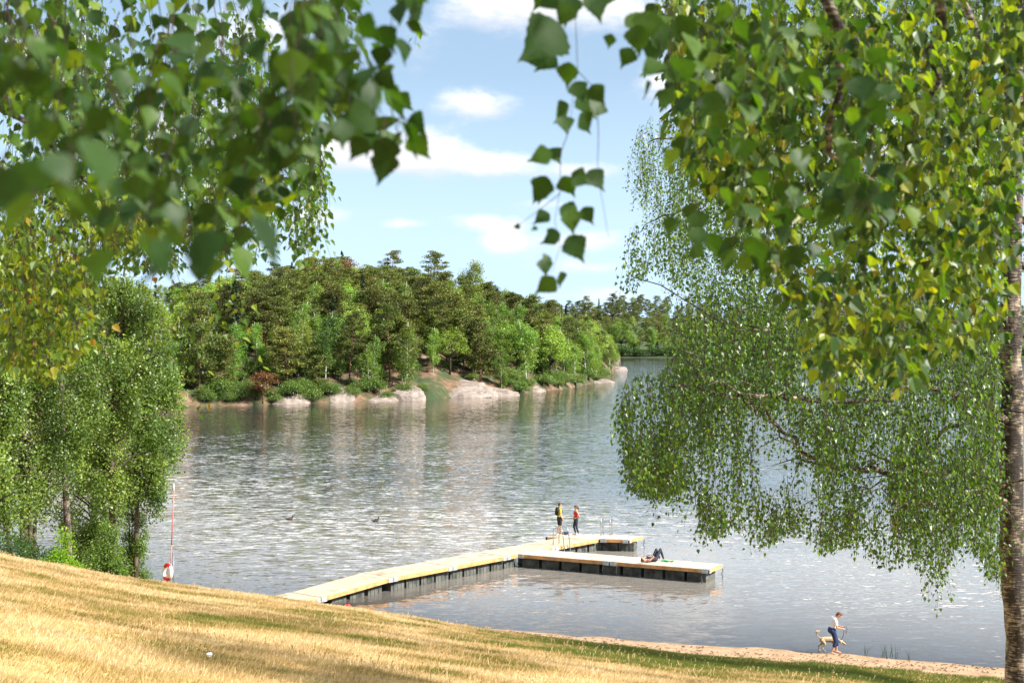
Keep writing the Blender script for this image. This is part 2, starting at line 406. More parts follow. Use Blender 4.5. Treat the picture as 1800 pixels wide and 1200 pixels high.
MB().add(V3, np.arange(3 * n).reshape(-1, 3), np.repeat(vb, 3)).obj('meadow_grass', M['grass'], kind='stuff')
# seed-head stalks along the brow
NB = 3500
Yb = rng.uniform(14, 52, NB); ub = rng.uniform(-.38, .3, NB); Xb = ub * Yb
k = (vnoise(Xb * .4, Yb * .4, 77) > .5) & (grass_edge(Xb, Yb) > 0) & ((H - ground(Xb, Yb)) / Yb < .262); Xb, Yb = Xb[k], Yb[k]; n = len(Xb)
hb = rng.uniform(.10, .2, n); Zb = ground(Xb, Yb); lx = rng.normal(.02, .05, n); ly = rng.normal(0, .05, n); wb = .0025 + .00012 * Yb
q = [np.stack([Xb - wb, Yb, Zb], -1), np.stack([Xb + wb, Yb, Zb], -1), np.stack([Xb + lx + wb, Yb + ly, Zb + hb * .8], -1), np.stack([Xb + lx - wb, Yb + ly, Zb + hb * .8], -1)]
q2 = [np.stack([Xb + lx, Yb + ly, Zb + hb * .72], -1), np.stack([Xb + lx + 3 * wb, Yb + ly, Zb + hb * .87], -1), np.stack([Xb + lx * 1.3, Yb + ly, Zb + hb], -1), np.stack([Xb + lx - 3 * wb, Yb + ly, Zb + hb * .87], -1)]
mb = MB(); mb.add(np.stack(q, 1).reshape(-1, 3), np.arange(4 * n).reshape(-1, 4), np.repeat(rng.uniform(.2, .6, n), 4)); mb.add(np.stack(q2, 1).reshape(-1, 3), np.arange(4 * n).reshape(-1, 4), np.repeat(rng.uniform(.3, .6, n), 4))
mb.obj('grass_stalks', M['grass'], kind='stuff')

# ------------------------------------------------------------------ water
xs = np.array([-4000, -1500, -700, -300, -150, -90] + list(np.arange(-60, 61, 1.)) + [90, 150, 300, 700, 1500, 4000.])
ys = np.array(list(np.arange(38, 110, .5)) + [125, 150, 200, 300, 450, 700, 1200, 2500, 6000.])
GX, GY = np.meshgrid(xs, ys); dep = np.clip((GY - shoreY(GX)) , -3, 60)
idx = np.arange(GX.size).reshape(GX.shape); fw = np.stack([idx[:-1, :-1], idx[:-1, 1:], idx[1:, 1:], idx[1:, :-1]], -1).reshape(-1, 4)
WAMP = .58
m, t = mat('lake_water'); M['water'] = m
at = t.add('ShaderNodeAttribute', attribute_name='v')
g = t.add('ShaderNodeNewGeometry')
def noi(scale, det, sx=1, sy=1, rot=0, rough=.55):
    mp = t.add('ShaderNodeMapping'); mp.inputs['Scale'].default_value = (sx, sy, 1); mp.inputs['Rotation'].default_value = (0, 0, rot)
    t.l.new(g.outputs['Position'], mp.inputs[0]); n = t.add('ShaderNodeTexNoise', i_Scale=scale, i_Detail=det, i_Roughness=rough); t.l.new(mp.outputs[0], n.inputs['Vector']); return n.outputs[0]
w1 = noi(1.1, 3.0, .75, 1.25, .15); w2 = noi(3.4, 3.0, .8, 1.2, -.3); w3 = noi(.045, 3.0, .6, 1.6, .1)
gust = t.add('ShaderNodeMapRange'); t.l.new(w3, gust.inputs[0]); gust.inputs[1].default_value = .35; gust.inputs[2].default_value = .65; gust.inputs[3].default_value = .65; gust.inputs[4].default_value = 1.15
calm = t.add('ShaderNodeMapRange'); t.l.new(at.outputs['Fac'], calm.inputs[0]); calm.inputs[1].default_value = 0; calm.inputs[2].default_value = 26; calm.inputs[3].default_value = .22; calm.inputs[4].default_value = 1
def ncol(scale, det, sx=1, sy=1, rot=0, rough=.55):
    mp = t.add('ShaderNodeMapping'); mp.inputs['Scale'].default_value = (sx, sy, 1); mp.inputs['Rotation'].default_value = (0, 0, rot)
    t.l.new(g.outputs['Position'], mp.inputs[0]); n = t.add('ShaderNodeTexNoise', i_Scale=scale, i_Detail=det, i_Roughness=rough); t.l.new(mp.outputs[0], n.inputs['Vector'])
    s_ = t.add('ShaderNodeVectorMath', operation='SUBTRACT'); t.l.new(n.outputs['Color'], s_.inputs[0]); s_.inputs[1].default_value = (.5, .5, .5); return s_.outputs[0]
c1 = ncol(1.9, 3.0, .5, 1.5, .10); c2 = ncol(6.5, 2.0, .5, 1.2, -.2)
sc2 = t.add('ShaderNodeVectorMath', operation='SCALE', i_3=.8); t.l.new(c2, sc2.inputs[0])
sm_ = t.add('ShaderNodeVectorMath', operation='ADD'); t.l.new(c1, sm_.inputs[0]); t.l.new(sc2.outputs[0], sm_.inputs[1])
px_ = t.add('ShaderNodeSeparateXYZ'); t.l.new(g.outputs['Position'], px_.inputs[0])
lee = t.add('ShaderNodeMapRange', interpolation_type='SMOOTHSTEP'); t.l.new(t.math('DIVIDE', px_.outputs[0], t.math('MAXIMUM', px_.outputs[1], 20.0)), lee.inputs[0]); lee.inputs[1].default_value = -.05; lee.inputs[2].default_value = .09; lee.inputs[3].default_value = 1.15; lee.inputs[4].default_value = .75
far_ = t.add('ShaderNodeMapRange', interpolation_type='SMOOTHSTEP'); t.l.new(px_.outputs[1], far_.inputs[0]); far_.inputs[1].default_value = 150; far_.inputs[2].default_value = 225; far_.inputs[3].default_value = 0; far_.inputs[4].default_value = .7
west = t.add('ShaderNodeMapRange', interpolation_type='SMOOTHSTEP'); t.l.new(t.math('DIVIDE', px_.outputs[0], t.math('MAXIMUM', px_.outputs[1], 20.0)), west.inputs[0]); west.inputs[1].default_value = -.02; west.inputs[2].default_value = .035; west.inputs[3].default_value = 1; west.inputs[4].default_value = 0
farw = t.math('SUBTRACT', 1.0, t.math('MULTIPLY', far_.outputs[0], west.outputs[0]))
amp = t.math('MULTIPLY', t.math('MULTIPLY', t.math('MULTIPLY', gust.outputs[0], lee.outputs[0]), calm.outputs[0]), farw)
sc3 = t.add('ShaderNodeVectorMath', operation='SCALE'); t.l.new(sm_.outputs[0], sc3.inputs[0]); t.l.new(t.math('MULTIPLY', amp, WAMP), sc3.inputs['Scale'])
fl_ = t.add('ShaderNodeVectorMath', operation='MULTIPLY'); t.l.new(sc3.outputs[0], fl_.inputs[0]); fl_.inputs[1].default_value = (.55, 1, 0)
up_ = t.add('ShaderNodeVectorMath', operation='ADD'); t.l.new(fl_.outputs[0], up_.inputs[0]); up_.inputs[1].default_value = (0, 0, 1)
b = t.add('ShaderNodeVectorMath', operation='NORMALIZE'); t.l.new(up_.outputs[0], b.inputs[0])
ior = t.add('ShaderNodeMapRange'); t.l.new(at.outputs['Fac'], ior.inputs[0]); ior.inputs[1].default_value = 2; ior.inputs[2].default_value = 34; ior.inputs[3].default_value = 1.42; ior.inputs[4].default_value = 1.95
fr = t.add('ShaderNodeFresnel'); t.l.new(ior.outputs[0], fr.inputs['IOR']); t.l.new(b.outputs[0], fr.inputs['Normal'])
gl = t.add('ShaderNodeBsdfGlossy', i_Roughness=.03); gl.inputs[0].default_value = (1, .975, .94, 1); t.l.new(b.outputs[0], gl.inputs['Normal'])
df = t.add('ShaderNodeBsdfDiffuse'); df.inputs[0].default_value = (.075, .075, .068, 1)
shore_lift = t.add('ShaderNodeMapRange'); t.l.new(at.outputs['Fac'], shore_lift.inputs[0]); shore_lift.inputs[1].default_value = 6; shore_lift.inputs[2].default_value = 58; shore_lift.inputs[3].default_value = 1; shore_lift.inputs[4].default_value = 0  # brightness painted into the water's body colour, strongest near the beach
t.l.new(t.mix(shore_lift.outputs[0], (.05, .05, .045), (.34, .31, .27)), df.inputs[0])
tr = t.add('ShaderNodeBsdfTransparent'); tr.inputs[0].default_value = (.95, .93, .88, 1)
deep = t.add('ShaderNodeMapRange'); t.l.new(at.outputs['Fac'], deep.inputs[0]); deep.inputs[1].default_value = 0; deep.inputs[2].default_value = 24; deep.inputs[3].default_value = .05; deep.inputs[4].default_value = 1
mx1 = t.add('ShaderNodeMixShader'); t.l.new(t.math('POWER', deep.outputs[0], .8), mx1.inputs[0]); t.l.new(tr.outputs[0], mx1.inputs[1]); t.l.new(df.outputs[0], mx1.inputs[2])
mx2 = t.add('ShaderNodeMixShader'); t.l.new(fr.outputs[0], mx2.inputs[0]); t.l.new(mx1.outputs[0], mx2.inputs[1]); t.l.new(gl.outputs[0], mx2.inputs[2])
t.l.new(mx2.outputs[0], t.out.inputs[0])
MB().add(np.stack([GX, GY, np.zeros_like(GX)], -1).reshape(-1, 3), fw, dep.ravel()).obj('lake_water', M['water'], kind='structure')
# lake bed far out
MB().add([(-4500, -300, -9), (4500, -300, -9), (4500, 6500, -9), (-4500, 6500, -9)], [(0, 1, 2, 3)]).obj('lake_bed', M['sand'], kind='structure')

# ------------------------------------------------------------------ far land
HU = np.array([-.6, -.45, -.36, -.24, -.168, -.116, -.064, 0, .04, .06, .068, .0735, .0765])
HS = np.array([190, 205, 215, 238, 250, 258, 267.5, 290, 324, 363, 412, 500, 515.])
HR = np.array([15, 15, 15.5, 17, 18.5, 18.5, 16.5, 12.0, 6.6, 4.2, 3.2, 1.6, .8])
def hill(u, y):
    sh = np.interp(u, HU, HS) + (fbm(u * 90, u * 0 + 2, 31, 3) - .5) * 4 * (u < .055)
    r = np.interp(u, HU, HR)
    d = y - sh
    s = np.clip(d / 95, 0, 1)
    z = r * (1 - (1 - s) ** 1.9) + np.clip(d, 0, 6) / 6 * (.35 + 1.9 * (fbm(u * y * .22, y * .22, 41, 5) - .32))
    z = np.where(d < 0, .25 * d, z)
    e = np.clip((.0775 - u) / .003, 0, 1)
    return z * e - 1.2 * (1 - e)
us = np.concatenate([np.linspace(-.6, -.26, 40)[:-1], np.linspace(-.26, .079, 260)]); dd = np.concatenate([np.linspace(-8, 20, 36)[:-1], np.linspace(20, 260, 80)])
UU, DD = np.meshgrid(us, dd); YY = np.interp(UU, HU, HS) + DD
ZZ = hill(UU, YY); idx = np.arange(UU.size).reshape(UU.shape)
fh = np.stack([idx[:-1, :-1], idx[:-1, 1:], idx[1:, 1:], idx[1:, :-1]], -1).reshape(-1, 4)
m, t = mat('forest_floor'); M['forest'] = m
g = t.add('ShaderNodeNewGeometry')
n1 = t.add('ShaderNodeTexNoise', i_Scale=.16, i_Detail=8.0, i_Roughness=.65); t.l.new(g.outputs['Position'], n1.inputs['Vector'])
c = t.ramp(n1.outputs[0], [(.40, (.025, .045, .012)), (.48, (.05, .06, .02)), (.56, (.15, .085, .05)), (.70, (.25, .19, .14))])
p = t.add('ShaderNodeBsdfPrincipled', i_Roughness=.95); t.l.new(c, p.inputs['Base Color']); t.l.new(p.outputs[0], t.out.inputs[0])
MB().add(np.stack([UU * YY, YY, ZZ], -1).reshape(-1, 3), fh).obj('wooded_hillside', M['forest'], smooth=True, kind='structure')
def farland(u, y):
    r = np.interp(u, [-.3, .02, .07, .12, .2, .35, .6], [22, 24, 25, 22, 17, 20, 20])
    return r * np.clip((y - 762) / 190, -.05, 1) ** 1
us = np.linspace(-.6, .75, 120); yv = np.concatenate([np.linspace(755, 960, 30), [1200, 2500]])
UU, YY = np.meshgrid(us, yv); ZZ = np.where(YY < 762, -1, farland(UU, YY) + .4 + 2 * (fbm(UU * 60, YY * .03, 4) - .5)); idx = np.arange(UU.size).reshape(UU.shape)
fh = np.stack([idx[:-1, :-1], idx[:-1, 1:], idx[1:, 1:], idx[1:, :-1]], -1).reshape(-1, 4)
M['far_floor'] = plain('far_floor', (.045, .07, .02), .95, var=.4, scale=.1, bump=0)
MB().add(np.stack([UU * YY, YY, ZZ], -1).reshape(-1, 3), fh).obj('distant_shore', M['far_floor'], smooth=True, kind='structure')

# rocks on the far shore
M['granite'] = plain('granite', (.24, .195, .165), .8, var=.35, scale=.9, bump=.6)
def rock(x, y, wpx, hpx, label, depth=6, seed=0, dz=0):
    Y = H * F / (y + 1 - HZ) + depth * .45
    c = px(x, y, Y); w_ = wpx * 1.25 / F * Y / 2; h_ = hpx * .8 / F * Y
    mb = MB(); nu, nv = 40, 18; vs = []
    for j in range(nv + 1):
        th = math.pi / 2 * j / nv
        for i in range(nu):
            ph = 2 * math.pi * i / nu
            X = math.cos(ph) * math.cos(th) ** .75; Yv = math.sin(ph) * math.cos(th) ** .75; Z = math.sin(th)
            k = .78 + .5 * float(fbm(X * 1.6 + seed, Yv * 1.6 + Z + seed, seed, 4))
            st = round(Z * 4 + float(vnoise(X * 2, Yv * 2, seed)) ) / 4
            Z2 = .55 * Z + .45 * st
            vs.append((c.x + X * w_ * k, c.y + Yv * depth / 2 * k + Z2 * depth * .22, c.z - .35 + dz + Z2 * (h_ + .35) * k * (1 + .35 * Yv)))
    fs = [(j * nu + i, j * nu + (i + 1) % nu, (j + 1) * nu + (i + 1) % nu, (j + 1) * nu + i) for j in range(nv) for i in range(nu)]
    mb.add(vs, fs); top(mb.obj('shore_rock', M['granite'], smooth=False), label, 'rock', 'granite rocks on the far shore')
rock(790, 698, 130, 30, 'largest pale granite slab sloping into the lake below the pines', 12, 1)
rock(850, 695, 110, 15, 'low flat granite shelf at the right end of the bare rocks', 8, 2)
rock(716, 703, 50, 26, 'humped grey rock beside the white birch at the waterline', 6, 3)
rock(590, 706, 52, 24, 'rounded pinkish rock between the shore shrubs left of centre', 6, 4)
rock(500, 709, 70, 18, 'leftmost low reddish rock at the water below the pines', 6, 5)
rock(545, 700, 60, 16, 'small rock above the leftmost waterline rocks', 6, 6, 0)
rock(822, 646, 44, 16, 'pale boulder high on the bank among the pine trunks', 6, 7, 0)
rock(845, 664, 60, 12, 'grey ledge on the bank above the big slab', 6, 8)
rock(700, 690, 40, 14, 'small ledge in the bank behind the humped rock', 5, 12)
rock(660, 704, 60, 12, 'low tan ledge at the waterline between the rounded rock and the humped one', 6, 13)
rock(880, 690, 60, 9, 'thin pale shelf running out from the largest slab toward the leafy trees', 6, 14)
rock(760, 676, 70, 18, 'tan rock face higher up the bank behind the largest slab', 8, 15)
rock(938, 688, 36, 10, 'small pale rock by the leafy trees right of the slab', 5, 9)
rock(1058, 672, 36, 5, 'thin pale rock ledge near the tip of the point', 5, 10)
rock(1088, 650, 26, 6, 'rock at the outermost tip of the wooded point', 5, 11)
# ------------------------------------------------------------------ foliage
def unit(a): return a / np.maximum(np.linalg.norm(a, axis=-1, keepdims=True), 1e-9)
LEAF0 = (np.array([(0, 0, 0), (.42, .40, .0), (1, 0, 0), (.42, -.40, .0)]), np.array([(0, 1, 2, 3)]))
LEAF1 = (np.array([(0, 0, 0), (.16, .34, .09), (.45, .36, .10), (1.05, 0, -.1), (.45, -.36, .10), (.16, -.34, .09)]), np.array([(0, 1, 2, 3), (0, 3, 4, 5)]))
def _leaf2():
    out = [(.0, .0), (.0, .08), (.07, .24), (.14, .31), (.19, .42), (.27, .44), (.32, .51), (.39, .45), (.44, .45), (.50, .37), (.58, .35), (.64, .26), (.73, .22), (.80, .13), (.90, .07)]
    v = [(-.02, 0, 0), (.3, 0, -.02), (.65, 0, 0), (1.12, 0, -.06)]; f = []
    def z(x, y): return .22 * abs(y) - .12 * x * x
    for sgn in (1, -1):
        o = len(v); v += [(x, y * sgn, z(x, y)) for x, y in out[1:]]; k = len(out) - 1
        for i in range(k - 1):
            mid = 0 if i < 1 else (1 if i < 8 else 2)
            f.append((mid, o + i, o + i + 1) if sgn > 0 else (mid, o + i + 1, o + i))
        for a_, b_, i in ((0, 1, 1), (1, 2, 8)): f.append((a_, o + i, b_) if sgn > 0 else (a_, b_, o + i))
        f.append((2, o + k - 1, 3) if sgn > 0 else (2, 3, o + k - 1))
    return np.array(v, float), np.array(f)
LEAF2 = _leaf2()
def leaves(mb, P, D, N, S, a, lod=0, mi=0):
    T, Fc = (LEAF0, LEAF1, LEAF2)[lod]
    P = np.asarray(P); D = unit(D); W = unit(np.cross(N, D)); N = np.cross(D, W); S = np.broadcast_to(S, (len(P),))
    Vv = P[:, None, :] + S[:, None, None] * (T[None, :, 0, None] * D[:, None, :] + T[None, :, 1, None] * W[:, None, :] + T[None, :, 2, None] * N[:, None, :])
    n = len(P); k = len(T)
    fs = (np.arange(n)[:, None, None] * k + Fc[None]).reshape(-1, Fc.shape[1])
    mb.add(Vv.reshape(-1, 3), fs, np.repeat(np.broadcast_to(a, (n,)), k), mi)
def rdir(n, down=0.0, r=rng):
    d = r.normal(size=(n, 3)); d = unit(d); d[:, 2] -= down; return unit(d)

def hang(L, tw, start, length, size, step, lod=0, spread=.05, v0=.5, vv=.35, twr=.0012, drift=None, r=rng, twig=True, side=True):
    """a hanging twig with alternating leaves; L = list collecting leaf rows"""
    n = max(int(length / step), 2)
    dr = Vector(drift) if drift is not None else Vector((r.normal(0, .08), r.normal(0, .08), 0))
    tt = np.linspace(0, 1, max(4, n // 6 + 3)); ph = r.uniform(0, 6.28); am = r.uniform(.01, .05) * length
    def path(t): 
        t = np.asarray(t); out = 1 - (1 - t) ** 2
        return np.stack([start[0] + dr.x * length * out * 1.6 + am * np.sin(t * 5 + ph), start[1] + dr.y * length * out * 1.6 + am * np.cos(t * 4 + ph), start[2] - length * t], -1)
    if twig and tw is not None:
        tw.tube([tuple(p) for p in path(tt)], [twr * (1.3 - t * .8) for t in tt], 4, cap=False)
    t = (np.arange(n) + r.uniform(0, .8, n)) / n
    P = path(np.clip(t, 0, 1)); azi = np.arange(n) * 2.4 + r.uniform(-.8, .8, n)
    out = np.stack([np.cos(azi), np.sin(azi), np.zeros(n)], -1)
    P = P + out * (r.random(n)[:, None] ** .7) * spread
    D = unit(out * r.uniform(.2, 1.0, n)[:, None] + np.array([0, 0, -1]) * r.uniform(.3, 1.2, n)[:, None])
    N = unit(out * .5 + np.array([0, 0, .6]) + r.normal(size=(n, 3)) * .5)
    sz = size * r.uniform(.6, 1.15, n)
    L.append((P, D, N, sz, np.clip(v0 + vv * (r.random(n) - .5) * 2, 0, 1)))
def flush(L, mb, lod): 
    if L: leaves(mb, np.concatenate([l[0] for l in L]), np.concatenate([l[1] for l in L]), np.concatenate([l[2] for l in L]), np.concatenate([l[3] for l in L]), np.concatenate([l[4] for l in L]), lod)

def limb_pts(pts, r=rng, jit=.04, sub=4):
    """smooth wandering polyline through points"""
    pts = [Vector(p) for p in pts]; out = []
    for i in range(len(pts) - 1):
        p0 = pts[max(i - 1, 0)]; p1 = pts[i]; p2 = pts[i + 1]; p3 = pts[min(i + 2, len(pts) - 1)]
        for k in range(sub):
            t = k / sub
            q = .5 * ((2 * p1) + (p2 - p0) * t + (2 * p0 - 5 * p1 + 4 * p2 - p3) * t * t + (3 * p1 - p0 - 3 * p2 + p3) * t ** 3)
            if i or k: q += Vector(r.normal(0, jit, 3))
            out.append(q)
    out.append(pts[-1]); return out
def taper(r0, r1, n): return [r0 + (r1 - r0) * (i / (n - 1)) ** .8 for i in range(n)]
def add_limb(mb, pts, r0, r1, n=8, jit=.04, sub=4):
    q = limb_pts(pts, jit=jit, sub=sub); mb.tube(q, taper(r0, r1, len(q)), n); return q

# ---------------- prototype far trees (local coords, base at origin) ----------------
def far_pine(seed, h=14., wide=3.4, base=.38, rust=0, cards=5200):
    r = np.random.default_rng(seed); T = MB(); Cn = MB(); L = []
    lean = r.normal(0, .35, 2)
    tr = [(lean[0] * t ** 2 * 1.5, lean[1] * t ** 2 * 1.5, h * .97 * t - .6) for t in np.linspace(0, 1, 9)]
    T.tube(tr, taper(.2, .045, 9), 7)
    nb = 34; per = cards // nb
    for i in range(nb):
        t = base + (1 - base) * (i + r.random()) / nb
        z = h * t; k = (t - base) / (1 - base)
        ln = wide * (1 - k ** 2.2 * .72) * r.uniform(.45, 1.1) * (.65 + .5 * min(k * 3, 1))
        az = r.uniform(0, 6.28); up = r.uniform(.0, .35) * ln + .2 * k * ln
        b0 = np.array([lean[0] * t * t * 1.5, lean[1] * t * t * 1.5, z]); b1 = b0 + np.array([math.cos(az) * ln, math.sin(az) * ln, up])
        T.tube([tuple(b0), tuple((b0 + b1) / 2 + np.array([0, 0, -.12 * ln])), tuple(b1)], [.06, .04, .015], 4, cap=False)
        pads = r.integers(2, 5)
        for j in range(pads):
            c = b0 + (b1 - b0) * r.uniform(.5, 1.05) + r.normal(0, .28, 3) * np.array([1, 1, .5]); pr = r.uniform(.7, 1.35)
            n = per // pads
            q = r.normal(size=(n, 3)); q = unit(q) * (r.random((n, 1)) ** .45); q *= np.array([pr, pr, pr * .32]); 
            P = c + q; D = unit(q * np.array([1, 1, .6]) + r.normal(size=(n, 3)) * .4 + np.array([0, 0, .5])); N = unit(np.array([0, 0, 1.]) + r.normal(size=(n, 3)) * .55)
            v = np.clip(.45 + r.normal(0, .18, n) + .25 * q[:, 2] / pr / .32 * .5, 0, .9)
            L.append((P, D, N, r.uniform(.18, .38, n), v))
    flush(L, Cn, 0); return T, Cn
def far_birch(seed, h=12., wide=2.6, base=.25, cards=5200, size=.22):
    r = np.random.default_rng(seed); T = MB(); Cn = MB(); L = []
    lean = r.normal(0, .5, 2)
    f = lambda t: np.array([lean[0] * t * t * 1.6, lean[1] * t * t * 1.6, h * .95 * t - .4])
    T.tube([tuple(f(t)) for t in np.linspace(0, 1, 9)], taper(.15, .03, 9), 6)
    nb = 30; per = cards // nb
    for i in range(nb):
        t = base + (1.0 - base) * (i + r.random()) / nb; k = (t - base) / (1 - base)
        rad = wide * (math.sin(math.pi * min(.12 + k * .86, 1)) ** .7) * r.uniform(.35, 1.0)
        az = r.uniform(0, 6.28); b0 = f(t * .9); b1 = b0 + np.array([math.cos(az) * rad, math.sin(az) * rad, .45 * rad + .05 * h * k])
        T.tube([tuple(b0), tuple(b0 * .4 + b1 * .6 + np.array([0, 0, .15])), tuple(b1)], [.045, .03, .01], 4, cap=False)
        nc = r.integers(3, 6)
        for j in range(nc):
            c = b0 + (b1 - b0) * r.uniform(.45, 1.1) + r.normal(0, .22, 3); n = per // nc; ln = r.uniform(.5, 1.3)
            q = r.normal(size=(n, 3)) * np.array([.3, .3, .28]); dn = r.random(n) ** 1.3; q[:, 2] -= dn * ln; q[:, :2] *= (1.25 - .7 * dn)[:, None]
            P = c + q; D = rdir(n, .8, r); N = rdir(n, -.5, r)
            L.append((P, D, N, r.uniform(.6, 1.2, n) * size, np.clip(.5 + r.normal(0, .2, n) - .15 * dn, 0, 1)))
    flush(L, Cn, 0); return T, Cn
def far_round(seed, h=9., wide=4.2, cards=6000, size=.26):
    r = np.random.default_rng(seed); T = MB(); Cn = MB(); L = []
    T.tube([(0, 0, -.5), (.1, 0, h * .3), (0, .1, h * .7)], [.28, .2, .07], 7)
    nb = 46; per = cards // nb
    for i in range(nb):
        q = unit(r.normal(size=3)); q[2] = abs(q[2]) * 1.1 - .25 * r.random(); c = np.array([0, 0, h * .45]) + q * np.array([wide, wide, h * .52]) * r.uniform(.5, .92)
        T.tube([(0, 0, h * .3), tuple(c * .6 + np.array([0, 0, h * .12])), tuple(c)], [.08, .05, .02], 4, cap=False)
        n = per; pr = r.uniform(.7, 1.25); w_ = unit(r.normal(size=(n, 3))) * (r.random((n, 1)) ** .4) * np.array([pr, pr, pr * .7])
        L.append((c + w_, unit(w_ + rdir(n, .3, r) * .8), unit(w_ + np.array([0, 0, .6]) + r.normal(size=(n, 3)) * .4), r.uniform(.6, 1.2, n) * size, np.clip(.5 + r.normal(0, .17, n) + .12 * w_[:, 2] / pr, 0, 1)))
    flush(L, Cn, 0); return T, Cn
def far_spruce(seed, h=15., wide=2.5, cards=5000):
    r = np.random.default_rng(seed); T = MB(); Cn = MB(); L = []
    T.tube([(0, 0, -.5), (0, 0, h * .98)], [.2, .02], 6)
    nb = 90; per = cards // nb
    for i in range(nb):
        t = .1 + .9 * ((i + .5) / nb) ** .9; rad = wide * (1 - t) ** .85 * r.uniform(.65, 1.15) + .1; az = r.uniform(0, 6.28)
        n = per; s = r.random(n) ** .7; side = r.normal(0, .17, n) * rad * (1 - s * .5) + r.normal(0, .05, n)
        P = np.stack([math.cos(az) * rad * s - math.sin(az) * side, math.sin(az) * rad * s + math.cos(az) * side, h * t - .28 * rad * s + .12 * s * s * rad - np.abs(r.normal(0, .08, n))], -1)
        D = unit(np.stack([np.full(n, math.cos(az)), np.full(n, math.sin(az)), np.full(n, -.5)], -1) + r.normal(size=(n, 3)) * .4)
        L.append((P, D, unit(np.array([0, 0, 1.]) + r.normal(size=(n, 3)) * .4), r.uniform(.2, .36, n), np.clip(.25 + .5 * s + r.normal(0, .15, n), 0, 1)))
    flush(L, Cn, 0); return T, Cn
def proto(name, TC, bark, leaf):
    return (name, TC[0].mesh('trunk', M[bark], True), TC[1].mesh('crown', M[leaf], False))
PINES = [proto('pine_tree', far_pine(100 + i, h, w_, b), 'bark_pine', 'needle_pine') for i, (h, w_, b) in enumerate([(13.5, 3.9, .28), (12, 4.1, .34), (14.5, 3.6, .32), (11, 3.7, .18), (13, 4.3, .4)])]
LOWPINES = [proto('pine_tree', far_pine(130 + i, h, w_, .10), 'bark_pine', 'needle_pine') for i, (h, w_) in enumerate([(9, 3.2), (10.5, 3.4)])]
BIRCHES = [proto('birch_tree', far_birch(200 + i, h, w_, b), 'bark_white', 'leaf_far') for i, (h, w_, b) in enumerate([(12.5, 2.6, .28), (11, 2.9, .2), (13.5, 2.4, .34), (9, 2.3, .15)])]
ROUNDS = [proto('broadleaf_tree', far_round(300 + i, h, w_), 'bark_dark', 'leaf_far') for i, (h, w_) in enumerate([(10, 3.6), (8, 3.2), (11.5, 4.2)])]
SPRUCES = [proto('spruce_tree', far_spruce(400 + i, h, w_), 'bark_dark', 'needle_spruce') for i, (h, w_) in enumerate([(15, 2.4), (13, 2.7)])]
DSHRUBS = [proto('shore_shrub', far_round(520 + i, 3.2, 2.2, 2600, .3), 'bark_dark', 'leaf_darkshrub') for i in range(2)]
SHRUBS = [proto('shore_shrub', far_round(500 + i, 3.2, 2.2, 2600, .2), 'bark_dark', 'leaf_grove') for i in range(2)]
def plant(pr, loc, sc, label, cat, group=None, rz=None, vz=1.0):
    name, tm, cm = pr
    o = empty(name, label, cat, loc, group); o.rotation_euler.z = rng.uniform(0, 6.28) if rz is None else rz
    o.scale = (sc, sc, sc * vz)
    for nm, me in (('trunk', tm), ('crown', cm)):
        c = bpy.data.objects.new(nm, me); COL.objects.link(c); c.parent = o
    return o

# individually recognisable trees on the far side
def hz(x, Y): u = (x - 900) / F; return float(hill(np.array([u]), np.array([Y]))[0])
special = [  # px, inland distance, proto, scale-to-height(px), label
    (715, 3, BIRCHES[0], 124, 'slender pale green birch with a leaning white trunk beside the big granite slab', 'birch'),
    (572, 4, BIRCHES[2], 135, 'tall feathery birch with several pale stems at the shore left of centre', 'birch'),
    (648, 3, BIRCHES[3], 82, 'small light green birch bush at the waterline between the two shore birches', 'birch'),
    (925, 3, BIRCHES[1], 118, 'broad bright green birch at the waterline right of the bare granite', 'birch'),
    (968, 5, ROUNDS[0], 105, 'dense yellow green leafy tree just right of the big bright birch', 'broadleaf tree'),
    (1030, 4, BIRCHES[1], 92, 'light green birch close to the tip of the wooded point', 'birch'),
    (830, 60, BIRCHES[0], 130, 'tall pale birch rising half way up the hillside', 'birch'),
    (845, 7, LOWPINES[1], 118, 'spreading pine standing on the bank above the bare granite slab', 'pine'),
    (768, 16, PINES[2], 125, 'dark upright pine on the bank left of the spreading one', 'pine'),
    (685, 8, PINES[0], 140, 'tall dark pine directly behind the slender shore birch', 'pine'),
    (350, 5, LOWPINES[0], 130, 'wide low pine with bare orange limbs at the left end of the far shore', 'pine'),
    (395, 4, LOWPINES[1], 105, 'drooping shore pine left of the rusty brown branches', 'pine'),
    (505, 5, PINES[3], 110, 'lone small pine with a bare stem on the low reddish rocks', 'pine'),
]
for (x, d, pr, hp, lab, cat) in special:
    u = (x - 900) / F; Y = float(np.interp(u, HU, HS)) + d; z = hz(x, Y)
    h0 = max(v.co.z for v in pr[2].vertices)
    plant(pr, (u * Y, Y, z), hp / F * Y / h0, lab, cat)
for (x, hp, lab, pr) in [(685, 52, 'tall dark pine poking above the skyline left of the gap', PINES[2]), (762, 52, 'ragged dark pine standing highest on the right of the ridge', PINES[4]), (601, 44, 'narrow spruce tip above the ridge left of the ragged pines', SPRUCES[0])]:
    Y = 352.; u = (x - 900) / F; z = hz(x, Y) + 2; sc = (H + (HZ - (438 if hp > 50 else 440)) / F * Y - z) / (pr[2].vertices and max(v.co.z for v in pr[2].vertices))
    plant(pr, (u * Y, Y, z), sc, lab, 'pine' if 'pine' in lab else 'spruce')
